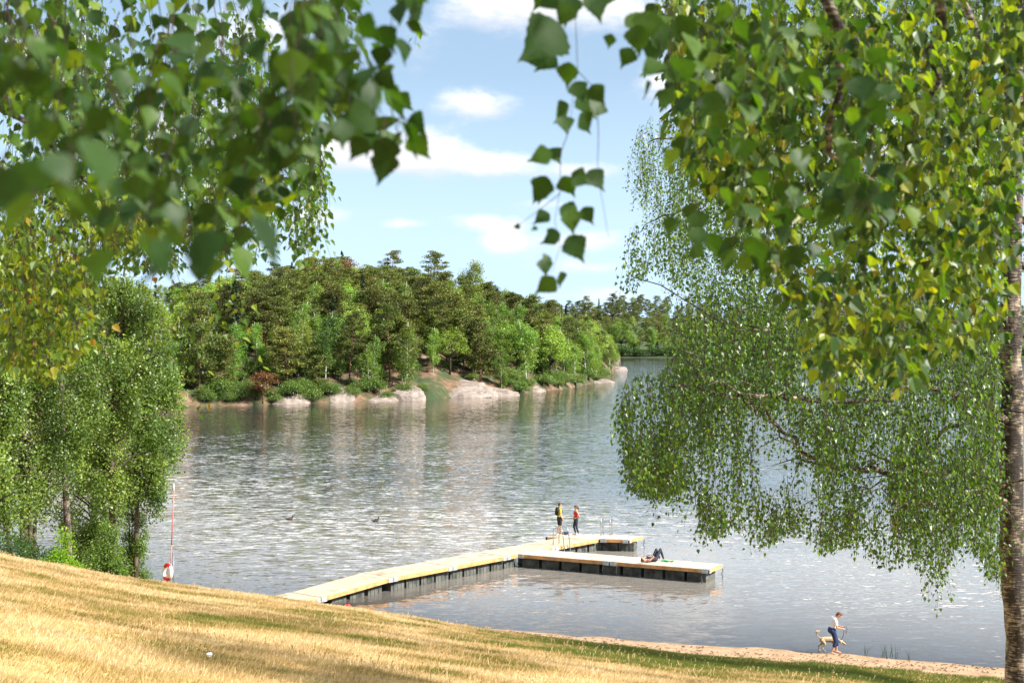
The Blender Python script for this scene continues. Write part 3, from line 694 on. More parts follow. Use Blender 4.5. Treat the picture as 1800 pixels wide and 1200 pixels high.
# rusty dying pine
rp = proto('pine_tree', far_pine(555, 5, 3.0, .3, cards=1800), 'bark_pine', 'leaf_rust')
Y = 247.; plant(rp, ((462 - 900) / F * Y, Y, hz(462, Y) + 1.2), .9, 'rust brown dying pine among the green shore pines', 'pine')
rp2 = proto('pine_tree', far_pine(556, 9, 2.4, .45, cards=1100), 'bark_pine', 'leaf_rust')
Y = 322.; plant(rp2, ((612 - 900) / F * Y, Y, hz(612, Y) + 3), 1.0, 'reddish brown half dead pine high on the left hillside', 'pine')

# the dense wood: individual trees on a jittered grid in ground coordinates
sky_row = (np.array([-.6, -.36, -.24, -.19, -.15, -.12, -.08, -.045, -.02, 0, .04, .056, .066, .074]), np.array([430, 450, 505, 472, 462, 456, 464, 482, 496, 508, 540, 556, 585, 612.]))
npine = 0; rows = []
for iy in range(72):
    for ix in range(-80, 30):
        x = (ix + rng.uniform(.1, .9)) * 4.7; y = 190 + (iy + rng.uniform(.1, .9)) * 5.0; u = x / y
        if u > .0735 or u < -.33: continue
        sh = float(np.interp(u, HU, HS)); d = y - sh
        if d < 3.5 or d > (98 if u < .04 else 120): continue
        if d < 9 and -.085 < u < -.006 and rng.random() < .75: continue     # bare granite
        if d < 8 and -.18 < u < -.12 and rng.random() < .6: continue
        if u < -.235 and rng.random() < .5: continue
        rows.append((x, y, u, d))
print('hill trees', len(rows))
for (x, y, u, d) in rows:
    z = float(hill(np.array([u]), np.array([y]))[0]); r_ = rng.random()
    leafy = .30 + .35 * (fbm(u * 30, d * .03, 9) > .55) + .25 * (d < 14) + (.15 if u > .03 else 0) + (.12 if u < -.18 else 0)
    if r_ < leafy:
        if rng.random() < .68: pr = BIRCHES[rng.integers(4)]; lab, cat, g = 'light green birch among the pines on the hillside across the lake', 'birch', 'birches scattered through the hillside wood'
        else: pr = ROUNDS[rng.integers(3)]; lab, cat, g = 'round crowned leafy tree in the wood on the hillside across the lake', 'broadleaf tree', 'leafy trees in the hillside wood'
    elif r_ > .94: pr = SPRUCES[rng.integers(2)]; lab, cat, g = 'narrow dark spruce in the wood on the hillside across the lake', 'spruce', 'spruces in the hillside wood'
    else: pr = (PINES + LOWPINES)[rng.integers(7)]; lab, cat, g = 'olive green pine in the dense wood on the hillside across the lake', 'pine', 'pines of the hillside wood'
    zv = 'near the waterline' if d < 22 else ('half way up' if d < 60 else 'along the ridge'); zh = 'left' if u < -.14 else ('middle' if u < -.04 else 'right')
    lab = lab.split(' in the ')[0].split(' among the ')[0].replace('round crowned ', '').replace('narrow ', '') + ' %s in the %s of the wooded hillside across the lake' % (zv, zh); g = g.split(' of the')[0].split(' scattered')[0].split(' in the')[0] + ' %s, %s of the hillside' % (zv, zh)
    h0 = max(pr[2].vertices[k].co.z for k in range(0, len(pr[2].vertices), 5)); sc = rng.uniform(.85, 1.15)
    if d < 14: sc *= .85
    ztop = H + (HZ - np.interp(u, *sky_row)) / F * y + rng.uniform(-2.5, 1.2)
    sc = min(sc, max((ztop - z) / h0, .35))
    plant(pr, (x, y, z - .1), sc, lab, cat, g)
for i in range(150):
    u = rng.uniform(-.25, .0735); 
    if -.085 < u < -.004 and rng.random() < .8: continue
    Y = float(np.interp(u, HU, HS)) + (rng.uniform(.5, 4) if i < 60 else rng.uniform(4, 30)); z = float(hill(np.array([u]), np.array([Y]))[0])
    plant(SHRUBS[i % 2], (u * Y, Y, max(z, 0) - .3), rng.uniform(.6, 1.15), ('low green shrub overhanging the far waterline, %s of the hillside' if i < 60 else 'low undergrowth shrub between the tree trunks, %s of the hillside wood') % ('left part' if u < -.14 else ('middle' if u < -.04 else 'right part')), 'shrub', ('shrubs along the far waterline, ' if i < 60 else 'undergrowth shrubs of the hillside wood, ') + ('left' if u < -.14 else ('middle' if u < -.04 else 'right')))
# distant shore
def fz(u, y): return float(farland(np.array([u]), np.array([y]))[0])
for (x, hp, pr, lab, cat) in [(1092, 66, ROUNDS[2], 'big round leafy tree at the water on the distant shore', 'broadleaf tree'), (1145, 54, BIRCHES[2], 'pale thin birch right of the big round tree on the distant shore', 'birch'), (1060, 46, ROUNDS[0], 'smaller leafy tree left of the big round one on the distant shore', 'broadleaf tree')]:
    Y = 772.; h0 = max(v.co.z for v in pr[2].vertices); plant(pr, ((x - 900) / F * Y, Y, .5), hp / F * Y / h0, lab, cat)
for i in range(60):
    x = 24 + i * 4.6 + rng.uniform(-1.5, 1.5); plant(DSHRUBS[i % 2], (x, 764.5 + rng.uniform(0, 2), .1), rng.uniform(1.2, 2.2), 'dark bush at the water edge of the distant shore', 'shrub', 'bushes along the distant waterline')
for iy in range(9):
    for ix in range(0, 46 if iy > 3 else 42):
        x = 18 + (ix + rng.uniform(.1, .9)) * 7.2; y = 768 + (iy + rng.uniform(.2, .8)) * (9 if iy < 3 else 20); u = x / y
        if u > .36 or u < .03: continue
        if rng.random() < .12: continue
        r_ = rng.random()
        if iy == 0 and r_ < .5 or r_ < .25: pr = (BIRCHES + ROUNDS)[rng.integers(7)]; lab, cat, g = 'leafy tree in the wood on the distant shore', 'broadleaf tree', 'leafy trees of the distant shore'
        elif r_ > .86: pr = SPRUCES[rng.integers(2)]; lab, cat, g = 'spruce in the wood on the distant shore', 'spruce', 'spruces of the distant shore'
        else: pr = PINES[rng.integers(5)]; lab, cat, g = 'pine in the wood on the distant shore', 'pine', 'pines of the distant shore'
        zh = 'left of the weeping birch' if u < .09 else ('behind the left half of its crown' if u < .2 else 'behind the right half of its crown'); zv = 'at the water' if iy < 2 else 'further up'
        lab = lab.split(' in the')[0] + ' %s on the distant shore, %s' % (zv, zh); g = g.split(' of the')[0] + ' %s on the distant shore, %s' % (zv, zh)
        plant(pr, (x, y, fz(u, y)), rng.uniform(.85, 1.3), lab, cat, g)

# ------------------------------------------------------------------ left grove (60-75 m)
def grove_tree(name, x, Y, top_row, radpx, label, cat='birch', seed=0, mat_='leaf_grove', bark='bark_birch', base=.16, cards=26000, lean=0, leaf=.125, tr=.2):
    r = np.random.default_rng(seed); X = (x - 900) / F * Y; zb = max(gz(X, Y), .1); zt = H + (HZ - top_row) / F * Y; h = zt - zb; W_ = radpx / F * Y
    o = empty(name, label, cat, (X, Y, zb)); T = MB(); L = []; Cn = MB()
    f = lambda t: np.array([lean * t * t + .25 * math.sin(3 * t + seed), .2 * math.cos(2.6 * t + seed) - .2, h * .96 * t - .3 * (t == 0)])
    T.tube([tuple(f(t)) for t in np.linspace(0, 1, 14)], taper(tr, .03, 14), 9)
    nb = 46; per = cards // nb
    for i in range(nb):
        t = base + (1 - base) * (i + r.random()) / nb; k = (t - base) / (1 - base)
        rad = W_ * max(math.sin(math.pi * min(.2 + k * .78, 1)), .05) ** .65 * r.uniform(.3, 1.2); az = r.uniform(0, 6.28)
        b0 = f(t * .86); b1 = b0 + np.array([math.cos(az) * rad, math.sin(az) * rad, .42 * rad + .04 * h * k])
        mid = b0 * .45 + b1 * .55 + np.array([0, 0, .18 * rad])
        T.tube([tuple(p) for p in limb_pts([tuple(b0), tuple(mid), tuple(b1)], r, .05, 3)], taper(.06, .012, 7), 5, cap=False)
        ns = r.integers(6, 10); bv = r.normal(0, .17)
        for j in range(ns):
            s = r.uniform(.35, 1.08); c = b0 * (1 - s) ** 2 + 2 * mid * s * (1 - s) + b1 * s * s + r.normal(0, .22, 3); ln = r.uniform(.5, 1.9)
            n = per // ns; dn = r.random(n); q = r.normal(size=(n, 3)) * np.array([.2, .2, .14]); q[:, 2] -= dn * ln; q[:, :2] *= (1.2 - .6 * dn)[:, None]
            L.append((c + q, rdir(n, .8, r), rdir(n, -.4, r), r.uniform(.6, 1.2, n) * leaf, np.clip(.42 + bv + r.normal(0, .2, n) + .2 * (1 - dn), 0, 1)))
    flush(L, Cn, 0)
    T.obj('trunk', M[bark], o, True, world=False); Cn.obj('crown', M[mat_], o, False, world=False)
    return o
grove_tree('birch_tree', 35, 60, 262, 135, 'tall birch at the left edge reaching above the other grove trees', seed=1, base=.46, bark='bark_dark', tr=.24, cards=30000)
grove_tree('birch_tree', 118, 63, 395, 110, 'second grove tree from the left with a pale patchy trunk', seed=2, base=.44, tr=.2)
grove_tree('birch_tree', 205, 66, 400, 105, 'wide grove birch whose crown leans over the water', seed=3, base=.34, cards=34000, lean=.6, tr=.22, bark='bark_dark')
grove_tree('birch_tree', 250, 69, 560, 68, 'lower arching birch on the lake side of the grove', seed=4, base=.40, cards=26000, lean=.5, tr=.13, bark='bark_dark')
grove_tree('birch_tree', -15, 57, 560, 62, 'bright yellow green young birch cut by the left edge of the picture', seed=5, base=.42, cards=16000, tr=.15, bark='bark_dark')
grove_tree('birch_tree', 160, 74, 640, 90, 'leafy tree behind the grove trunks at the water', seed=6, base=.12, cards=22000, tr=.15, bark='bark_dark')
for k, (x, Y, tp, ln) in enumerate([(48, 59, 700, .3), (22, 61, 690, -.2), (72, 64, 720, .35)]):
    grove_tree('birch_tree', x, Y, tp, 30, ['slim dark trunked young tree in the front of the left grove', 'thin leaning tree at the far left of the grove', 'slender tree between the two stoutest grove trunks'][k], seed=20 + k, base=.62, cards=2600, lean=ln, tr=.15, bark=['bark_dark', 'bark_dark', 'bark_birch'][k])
def shrub(x, Y, wpx, top_row, label, mat_, seed, n=9000, leaf=.09):
    r = np.random.default_rng(seed); X = (x - 900) / F * Y; zb = gz(X, Y); zt = H + (HZ - top_row) / F * Y; h = max(zt - zb, .8); W_ = wpx / F * Y / 2
    o = empty('shrub', label, 'shrub', (X, Y, zb)); T = MB(); Cn = MB(); L = []
    for i in range(34):
        q = unit(r.normal(size=3)); q[2] = abs(q[2]); c = q * np.array([W_, W_ * .8, h]) * r.uniform(.4, .9)
        T.tube([(0, 0, -.2), tuple(c * .5 + np.array([0, 0, .2 * h])), tuple(c)], [.035, .02, .006], 4, cap=False)
        m_ = n // 34; pr = r.uniform(.28, .42) * W_ ; w_ = unit(r.normal(size=(m_, 3))) * (r.random((m_, 1)) ** .4) * pr
        L.append((c + w_, unit(w_ * 3 + rdir(m_, -.3, r)), unit(w_ * 2 + np.array([0, 0, .6]) + r.normal(size=(m_, 3)) * .5), r.uniform(.6, 1.2, m_) * leaf, np.clip(.5 + r.normal(0, .22, m_), 0, 1)))
    flush(L, Cn, 0); T.obj('stem', M['twig'], o, True, world=False); Cn.obj('foliage', M[mat_], o, False, world=False)
shrub(108, 52.5, 104, 916, 'vivid yellow green shrub behind the brow of the dry lawn', 'leaf_shrub', 1)
shrub(20, 53, 150, 918, 'dark green thicket at the left edge under the grove', 'leaf_darkshrub', 2, 14000)
shrub(-60, 55, 150, 895, 'thicket partly outside the left edge of the picture', 'leaf_darkshrub', 8, 9000)
shrub(62, 56, 110, 920, 'dark leafy thicket between the grove trunks and the vivid shrub', 'leaf_darkshrub', 3, 11000)
shrub(180, 63, 90, 905, 'mid green shrub at the waterline right of the vivid one', 'leaf_grove', 4, 11000)
shrub(150, 68, 110, 860, 'shrub filling the bank behind the vivid bush', 'leaf_grove', 6, 12000)
shrub(232, 69, 70, 850, 'bright leafy bush leaning out over the lake', 'leaf_grove', 5, 9000)

# ------------------------------------------------------------------ right weeping birch (about 18 m away)
def region(cols, n, Y0, Y1, seed, thr=.40, sx=80, sy=130, xr=None, topbias=1.0):
    r = np.random.default_rng(seed); c = np.array(cols, float); out = []
    while len(out) < n:
        x = r.uniform(*(xr or (c[0, 0], c[-1, 0]))); t = np.interp(x, c[:, 0], c[:, 1]); b_ = np.interp(x, c[:, 0], c[:, 2])
        y = t + (b_ - t) * r.random() ** topbias; Y = r.uniform(Y0, Y1)
        if vnoise(x / sx + seed * 3.1, y / sy, seed) * .6 + vnoise(x / sx * 2.3, y / sy * 2.3, seed + 5) * .4 < thr * r.uniform(.6, 1.2): continue
        out.append((x, y, Y, b_))
    return out
tb = empty('birch_tree', 'large weeping birch whose dark patchy trunk runs up the right edge of the picture', 'birch', (6.36, 18.0, gz(6.36, 18) - .1))
T = MB(); Tw = MB(); L = []
tp = [px(1800, 1330, 18), px(1792, 1200, 18), px(1790, 1120, 18), px(1780, 1000, 18), px(1778, 850, 18), px(1779, 700, 18), px(1778, 560, 18), px(1780, 400, 18.1), px(1782, 200, 18.2), px(1790, 0, 18.3), px(1780, -250, 18.3), px(1800, -600, 18)]
tp[0].z = gz(tp[0].x, 18) - .3; q = limb_pts(tp, jit=.008, sub=4)
T.tube(q, [.175 + .07 * max(0, 1 - i / 5) - .09 * (i / len(q)) for i in range(len(q))], 18)
def PL(lst): return [px(*a) for a in lst]
limbs = [([(1776, 745, 18), (1740, 715, 17.7), (1700, 698, 17.4), (1640, 680, 17), (1560, 692, 16.6), (1480, 705, 16.2), (1380, 700, 15.8), (1290, 690, 15.5), (1180, 680, 15.2)], .06),
         ([(1778, 868, 18), (1742, 836, 17.9), (1700, 830, 17.6), (1600, 834, 17.4), (1510, 822, 17), (1430, 806, 16.8), (1360, 740, 16.6), (1290, 690, 16.5)], .065),
         ([(1776, 765, 18.1), (1700, 742, 18.6), (1650, 765, 19), (1610, 800, 19.3), (1560, 840, 19.6), (1500, 860, 20)], .04),
         ([(1778, 560, 18), (1700, 545, 17.5), (1600, 570, 17.3), (1500, 588, 17.1), (1400, 592, 17), (1300, 578, 16.9), (1225, 563, 16.8)], .05),
         ([(1780, 470, 18), (1640, 420, 18.5), (1500, 400, 18.8), (1380, 440, 19), (1280, 470, 19)], .05),
         ([(1778, 890, 18), (1748, 868, 17.6), (1725, 860, 17), (1650, 880, 16), (1560, 900, 15.2)], .04),
         ([(1780, 640, 18), (1720, 600, 18.4), (1660, 660, 18.8), (1600, 720, 19), (1540, 760, 19.2)], .03),
         ([(1782, 300, 18.1), (1620, 180, 18.4), (1420, 130, 18.6), (1250, 160, 18.6), (1160, 210, 18.6)], .06),
         ([(1785, 100, 18.2), (1620, -20, 18.4), (1400, -60, 18), (1260, 0, 17.8)], .05),
         ([(1300, 690, 15.6), (1350, 740, 15.8), (1400, 790, 16), (1430, 830, 16)], .02),
         ([(1240, 360, 18), (1180, 372, 18), (1140, 392, 18), (1105, 425, 18), (1092, 470, 18)], .011)]
limbq = []
for pts, r0 in limbs:
    P = PL(pts); qq = add_limb(T, P, r0, r0 * .22, 8, .03); limbq += qq
    for k in range(3, len(qq) - 1, 3):       # side branches
        if r0 < .02: break
        d = (qq[k] - qq[k - 1]).normalized(); s = Vector(rng.normal(0, 1, 3)); s = (s - d * s.dot(d)).normalized(); s.z = abs(s.z) * .4
        e = qq[k] + d * rng.uniform(.2, .5) + s * rng.uniform(.3, .8); e2 = e + d * .3 + s * .2 - Vector((0, 0, rng.uniform(.05, .2)))
        T.tube([qq[k], e, e2], [r0 * .28, r0 * .16, .004], 5, cap=False)
low = [(1094, 690, 750), (1110, 655, 860), (1150, 645, 880), (1174, 640, 885), (1180, 545, 895), (1205, 530, 850), (1240, 520, 955), (1290, 520, 930), (1340, 500, 965), (1400, 480, 935), (1440, 470, 975), (1500, 450, 965), (1560, 450, 1000), (1610, 450, 985), (1645, 450, 1050), (1665, 450, 985), (1700, 450, 960), (1735, 450, 1000), (1756, 560, 1030)]
for (x, y, Y, b_) in region(low, 2100, 14.5, 20, 31, .53, 60, 90, topbias=.85):
    if 1095 < x < 1180 and 510 < y < 600 and rng.random() < .8: continue
    p = px(x, y, Y); room = (b_ - y) / F * Y
    if room < .06: continue
    hang(L, Tw, p, min(rng.uniform(.3, 1.15), room * rng.uniform(.7, 1.05)), .052, .036, spread=.07, v0=.42, vv=.42, twr=.003)
for (x, y, yb) in [(1100, 690, 760), (1108, 700, 850), (1116, 720, 862), (1128, 740, 875), (1180, 800, 905), (1186, 820, 890), (1240, 850, 960), (1252, 860, 940), (1262, 840, 925), (1340, 880, 972), (1330, 870, 950), (1356, 880, 945), (1440, 880, 980), (1452, 880, 960), (1500, 890, 975), (1530, 890, 985), (1545, 890, 1000), (1600, 900, 1000), (1640, 900, 1052), (1648, 920, 1045), (1655, 900, 1020), (1690, 880, 985), (1720, 880, 1010), (1395, 870, 950), (1575, 880, 985), (1290, 850, 940)]:
    for k in range(3):
        Y = rng.uniform(15, 18); hang(L, Tw, px(x + rng.normal(0, 7), y + rng.uniform(-20, 30), Y), (yb - y) / F * Y * rng.uniform(.7, 1), .052, .034, spread=.055, v0=.4, vv=.4, twr=.0022)
flush(L, Cn := MB(), 1); L = []
for (x, y, Y, b_) in region([(1178, 540, 700), (1230, 500, 720), (1300, 480, 720), (1380, 470, 720)], 330, 15.5, 19, 33, .42, 60, 90):
    hang(L, Tw, px(x, y, Y), min(rng.uniform(.3, .9), max((b_ - y) / F * Y, .2)), .05, .036, spread=.07, v0=.5, vv=.42, twr=.0025)
flush(L, Cn, 1); L = []
up = [(1108, 420, 520), (1125, 230, 500), (1150, 205, 470), (1200, 190, 520), (1260, 170, 530), (1350, 0, 540), (1450, -150, 540), (1600, -200, 540), (1745, -200, 560), (1760, -200, 330), (1790, -200, 320)]
for (x, y, Y, b_) in region(up, 1300, 15.5, 20.5, 37, .47, 80, 110):
    if x < 1240 and rng.random() < .3: continue
    p = px(x, y, Y); room = (b_ - y) / F * Y
    if room < .06: continue
    hang(L, Tw, p, min(rng.uniform(.3, 1.2), room), .05, .036, spread=.07, v0=.5, vv=.42, twr=.002)
flush(L, Cn, 1)
T.obj('trunk', M['bark_birch'], tb, True); Tw.obj('twigs', M['twig'], tb); Cn.obj('crown', M['leaf_birch'], tb)

# second, more distant weeping birch behind it
t2 = empty('birch_tree', 'further weeping birch with tiny leaves seen behind the large one at the right', 'birch', (px(1860, 900, 29).x, 29, gz(px(1860, 900, 29).x, 29)))
T = MB(); Tw = MB(); L = []; Cn = MB()
T.tube(limb_pts([(t2.location.x, 29, t2.location.z - .2), px(1850, 700, 29), px(1835, 400, 29), px(1800, 100, 29), px(1790, -100, 29)], jit=.02), taper(.26, .08, 17), 10)
for pts, r0 in [([(1840, 500, 29), (1650, 380, 29), (1450, 300, 28), (1250, 240, 28), (1140, 250, 28)], .08), ([(1835, 420, 29), (1600, 200, 29.5), (1400, 120, 30), (1230, 130, 30)], .07), ([(1850, 700, 29), (1760, 760, 28.5), (1700, 820, 28), (1660, 860, 27.5)], .05), ([(1845, 600, 29), (1600, 560, 29), (1400, 540, 29), (1240, 560, 29)], .06), ([(1800, 100, 29), (1650, -40, 29), (1450, -80, 29)], .06)]:
    add_limb(T, PL(pts), r0, .012, 6, .05)
for (x, y, Y, b_) in region([(1122, 215, 330), (1140, 200, 400), (1170, 195, 540), (1200, 190, 560), (1240, 120, 620), (1350, 60, 700), (1500, -60, 760), (1700, -60, 960), (1770, -50, 1060)], 1100, 26, 31, 43, .46, 60, 90):
    p = px(x, y, Y); room = (b_ - y) / F * Y
    if room < .1: continue
    hang(L, Tw, p, min(rng.uniform(.4, 1.7), room), .055, .05, spread=.09, v0=.55, vv=.4, twr=.003)
flush(L, Cn, 0)
T.obj('trunk', M['bark_birch'], t2, True); Tw.obj('twigs', M['twig'], t2); Cn.obj('crown', M['leaf_birch'], t2)

# birch just outside the right edge that shades the lower lawn
for k, (x, y, h, w_) in enumerate([(19.8, 41.5, 19, 4.8), (24.5, 39.5, 22, 5.0)]):
    o = empty('birch_tree', ['birch standing past the right edge near the beach', 'further birch standing past the right edge above the beach', 'birch on the lawn past the right edge, nearest the big weeping birch'][k], 'birch', (x, y, gz(x, y)))
    r = np.random.default_rng(70 + k); T = MB(); Cn = MB(); L = []
    T.tube([(0, 0, -.2), (.1, 0, h * .5), (0, .1, h * .95)], [.28, .18, .04], 9)
    for i in range(60):
        q = unit(r.normal(size=3)); c = np.array([0, 0, h * .6]) + q * np.array([w_, w_, h * .36]) * r.uniform(.4, 1); 
        T.tube([(0, 0, max(c[2] * .8, 2)), tuple(c)], [.07, .015], 5, cap=False)
        n = 260; L.append((c + r.normal(size=(n, 3)) * np.array([.5, .5, .8]), rdir(n, .6, r), rdir(n, -.4, r), r.uniform(.08, .16, n), r.uniform(.2, .9, n)))
    flush(L, Cn, 0); T.obj('trunk', M['bark_birch'], o, True, world=False); Cn.obj('crown', M['leaf_grove'], o, world=False)

# ------------------------------------------------------------------ near overhanging birches
def near_tree(label, trunkxy, limbs, parts, crownbits, name='birch_tree'):
    x, y = trunkxy; zb = gz(x, y); o = empty(name, label, 'birch', (x, y, zb - .1))
    T = MB(); q = limb_pts([(x, y, zb - .3), (x + .05, y, zb + 2.5), (x, y + .1, zb + 5.5), (x + .1, y + .2, zb + 9)], jit=.02)
    T.tube(q, taper(.2, .08, len(q)), 14)
    for pts, r0, r1 in limbs: add_limb(T, pts, r0, r1, 8, .02)
    Tw = MB(); T.obj('trunk', M['bark_birch'], o, True)
    for (m_, lod, L) in parts:
        c = MB(); flush(L, c, lod); c.obj('foliage', M[m_], o, smooth=(lod == 2))
    crownbits.obj('twigs', M['twig'], o)
    return o
# --- left ---
Tw = MB(); LA = []; LB = []; LC = []; LD = []
# big soft leaves about a metre from the lens
nearL = [(0, -40, 60), (90, -60, 200), (150, -60, 300), (200, -60, 470), (240, -60, 380), (330, -60, 480), (400, -60, 440), (450, -60, 330), (510, -60, 250), (560, -60, 150), (620, -60, 200), (660, -60, 150), (700, -60, 80)]
for (x, y, Y, b_) in region(nearL, 60, 1.35, 2.1, 51, .40, 130, 130, topbias=.9):
    p = px(x, y, Y); room = (b_ - y) / F * Y
    hang(LA, Tw, p, max(min(rng.uniform(.06, .16), room), .03), .037, .03, spread=.03, v0=.32, vv=.38, twr=.0006)
for (x, y0, y1, Y) in [(120, 250, 290, 1.0), (330, 380, 470, .95), (205, 410, 440, .9), (60, 330, 350, .95), (420, 380, 420, 1.05), (10, 270, 300, .9)]:
    hang(LA, Tw, px(x, y0, Y), (y1 - y0) / F * Y, .042, .025, spread=.03, v0=.3, vv=.35, twr=.0009)
# sharper edge leaves 1.8-2.4 m
for (x, y, Y, b_) in region([(430, -60, 300), (500, -40, 210), (560, -40, 110), (600, -40, 230), (640, -40, 245), (665, -60, 245), (678, 110, 250), (705, 180, 250)], 44, 1.7, 2.4, 53, .2, 90, 90):
    hang(LB, Tw, px(x, y, Y), max(min(.13, (b_ - y) / F * Y), .03), .046, .026, spread=.028, v0=.25, vv=.3, twr=.001)
hang(LB, Tw, px(745, -60, 2.0), .07, .045, .02, spread=.03, v0=.3, vv=.3); hang(LB, Tw, px(715, -60, 2.1), .075, .045, .02, spread=.03, v0=.3, vv=.3); hang(LB, Tw, px(765, -50, 2.1), .05, .04, .02, spread=.02, v0=.3, vv=.3)
hang(LC, Tw, px(728, 20, 5.0), .12, .03, .02, spread=.035, v0=.7, vv=.3)
# 3-5 m mid leaves
for (x, y, Y, b_) in region([(-20, -60, 120), (120, -60, 330), (260, -60, 400), (420, -60, 380), (540, -60, 330), (600, -60, 140)], 210, 2.6, 5.0, 55, .42, 110, 120):
    hang(LB, Tw, px(x, y, Y), max(min(rng.uniform(.15, .4), (b_ - y) / F * Y), .05), .046, .034, spread=.05, v0=.4, vv=.42, twr=.0012)
# 7-10 m strings
stringsL = [(-10, -30, 300), (60, -30, 330), (120, -30, 380), (200, -30, 470), (300, -30, 480), (340, 0, 420), (400, 0, 470), (460, 0, 450), (500, 150, 380), (540, 180, 470), (565, 200, 330)]
for (x, y, Y, b_) in region(stringsL, 620, 7, 10.5, 57, .46, 70, 140):
    hang(LC, Tw, px(x, y, Y), max(min(rng.uniform(.3, 1.1), (b_ - y) / F * Y), .06), .048, .042, spread=.055, v0=.42, vv=.42, twr=.0016)
for (x, y0, y1, Y, n) in [(288, 400, 700, 7.5, 3), (410, 420, 640, 6.5, 3), (545, 200, 460, 8, 2), (535, 250, 440, 8.3, 1), (425, 520, 640, 6.6, 2), (75, 60, 200, 8, 2)]:
    for k in range(n): hang(LD, Tw, px(x + rng.normal(0, 9), y0 + rng.uniform(-30, 40), Y), (y1 - y0) / F * Y * rng.uniform(.7, 1), .042, .030, spread=.045, v0=.55, vv=.45, twr=.0013)
# golden clump lower left
for (x, y, Y, b_) in region([(-20, 300, 480), (20, 300, 640), (45, 300, 660), (90, 300, 665), (120, 300, 640), (165, 300, 600), (185, 300, 450), (220, 330, 420), (260, 300, 420)], 430, 6.2, 8.5, 59, .36, 60, 120):
    hang(LD, Tw, px(x, y, Y), max(min(rng.uniform(.2, .6), (b_ - y) / F * Y), .06), .044, .034, spread=.055, v0=.55, vv=.45, twr=.0014)
# canopy above the frame (shades the hanging leaves)
LE = []
for i in range(260):
    Y = rng.uniform(.8, 11); x = rng.uniform(-2.6 - Y * .15, -.15 * Y ** .3); z = H + .27 * Y + rng.uniform(.25, 2.6)
    hang(LE, Tw, (x, Y, z), rng.uniform(.2, .35 + .1 * Y) if z - H > .27 * Y + .9 else .15, .06, .03, spread=.10, v0=.4, vv=.4, twr=.002, twig=(i % 4 == 0))
k8 = lambda x, y, Y: px(x, y, Y)
limbsL = [([(-3.2, 2.2, 14.5), (-2.2, 2.4, 14.9), k8(-100, -420, 3.0), k8(250, -330, 3.0), k8(520, -200, 3)], .05, .008),
          ([(-3.2, 2.2, 14.2), (-2.0, 1.6, 13.6), k8(60, -250, 1.3), k8(380, -160, 1.2), k8(650, -110, 1.4)], .03, .004),
          ([(-3.2, 2.2, 15.2), (-3, 5, 15.8), k8(80, -220, 8), k8(88, 20, 8), k8(85, 60, 8), k8(112, 100, 8), k8(120, 140, 8), k8(100, 200, 8)], .05, .007),
          ([(-3.2, 2.2, 15.5), (-2.6, 5, 16.2), k8(200, -160, 8.5), k8(330, -100, 8.5), k8(540, -60, 8.5)], .05, .01),
          ([(-3.2, 2.2, 15.0), (-3.0, 5, 15.0), k8(-60, 120, 7.5), k8(30, 200, 7.4), k8(110, 290, 7.3), k8(200, 330, 7.3)], .04, .006)]
near_tree('birch leaning in from the left, its soft leaves hanging close over the view', (-3.2, 2.2), limbsL, [('leaf_near', 2, LA), ('leaf_near', 2, LB), ('leaf_birch', 1, LC), ('leaf_gold', 1, LD), ('leaf_birch', 0, LE)], Tw)
# --- right ---
Tw = MB(); RA = []; RB = []; RC = []; RE = []; RD = []
def leafat(L, x, y, Y, size, ang, v=.3, tilt=.35):
    """one leaf, tip pointing at screen-angle ang (0 = right, 90 = down)"""
    p = px(x, y, Y); d = np.array([math.cos(R(ang)), rng.normal(0, tilt), -math.sin(R(ang))]); n = np.array([rng.normal(0, .35), -1, rng.normal(.2, .35)])
    L.append((np.array([p]), np.array([d]), np.array([n]), np.array([size]), np.array([v])))
centre = [(985, 45, 100, 120), (975, 95, 48, 150), (1000, 110, 45, 100), (1010, 145, 44, 80), (962, 105, 46, 200), (1020, 160, 60, 60), (1040, 150, 40, 50), (1055, 180, 44, 110), (1000, 185, 52, 150), (1020, 200, 46, 60),
          (990, 205, 40, 90), (970, 270, 44, 170), (965, 262, 42, 60), (960, 310, 50, 100), (955, 330, 34, 130), (990, 310, 46, 70), (1005, 305, 40, 20), (1035, 300, 48, 70), (985, 365, 48, 30), (1000, 368, 46, 75), (965, 375, 36, 170), (1025, 365, 36, 60),
          (985, 412, 40, 170), (1000, 415, 52, 50), (980, 405, 34, 120), (955, 455, 34, 80), (965, 450, 22, 150), (975, 488, 46, 140), (985, 478, 34, 80), (915, 398, 14, 170), (945, 400, 14, 160),
          (1075, 60, 26, 110), (1165, 40, 56, 100), (1120, 45, 52, 80), (1140, 20, 60, 110), (1100, 30, 46, 40), (1165, 112, 52, 160), (1170, 114, 54, 35), (1110, 85, 40, 120), (1150, 70, 48, 90), (1190, 30, 60, 60), (1180, 380, 40, 100), (1225, 370, 48, 80), (1230, 400, 40, 110), (1220, 145, 34, 100), (1000, -10, 60, 90), (1040, -15, 56, 70), (1075, -20, 50, 120), (965, -20, 50, 100), (1005, 8, 46, 130), (960, -10, 44, 60)]
for (x, y, s, an_) in centre: leafat(RA, x, y, 2.35 + rng.uniform(-.15, .15), s * .95 / F * 2.35, an_ + rng.normal(0, 12), v=.25 + .35 * rng.random() ** 2)
for pts in [[(1000, -60), (1012, 40), (1015, 120), (1005, 190), (1000, 230)], [(1010, 120), (1040, 150), (1058, 180)], [(1050, 190), (1052, 240), (1050, 300), (1060, 360), (1070, 420)], [(1000, 230), (985, 270), (985, 330), (975, 390), (985, 430), (970, 480)], [(985, 340), (940, 375), (905, 400)], [(1150, -60), (1155, 40), (1168, 115)]]:
    Tw.tube([px(x, y, 2.35) for x, y in pts], taper(.0011, .0004, len(pts)), 4)
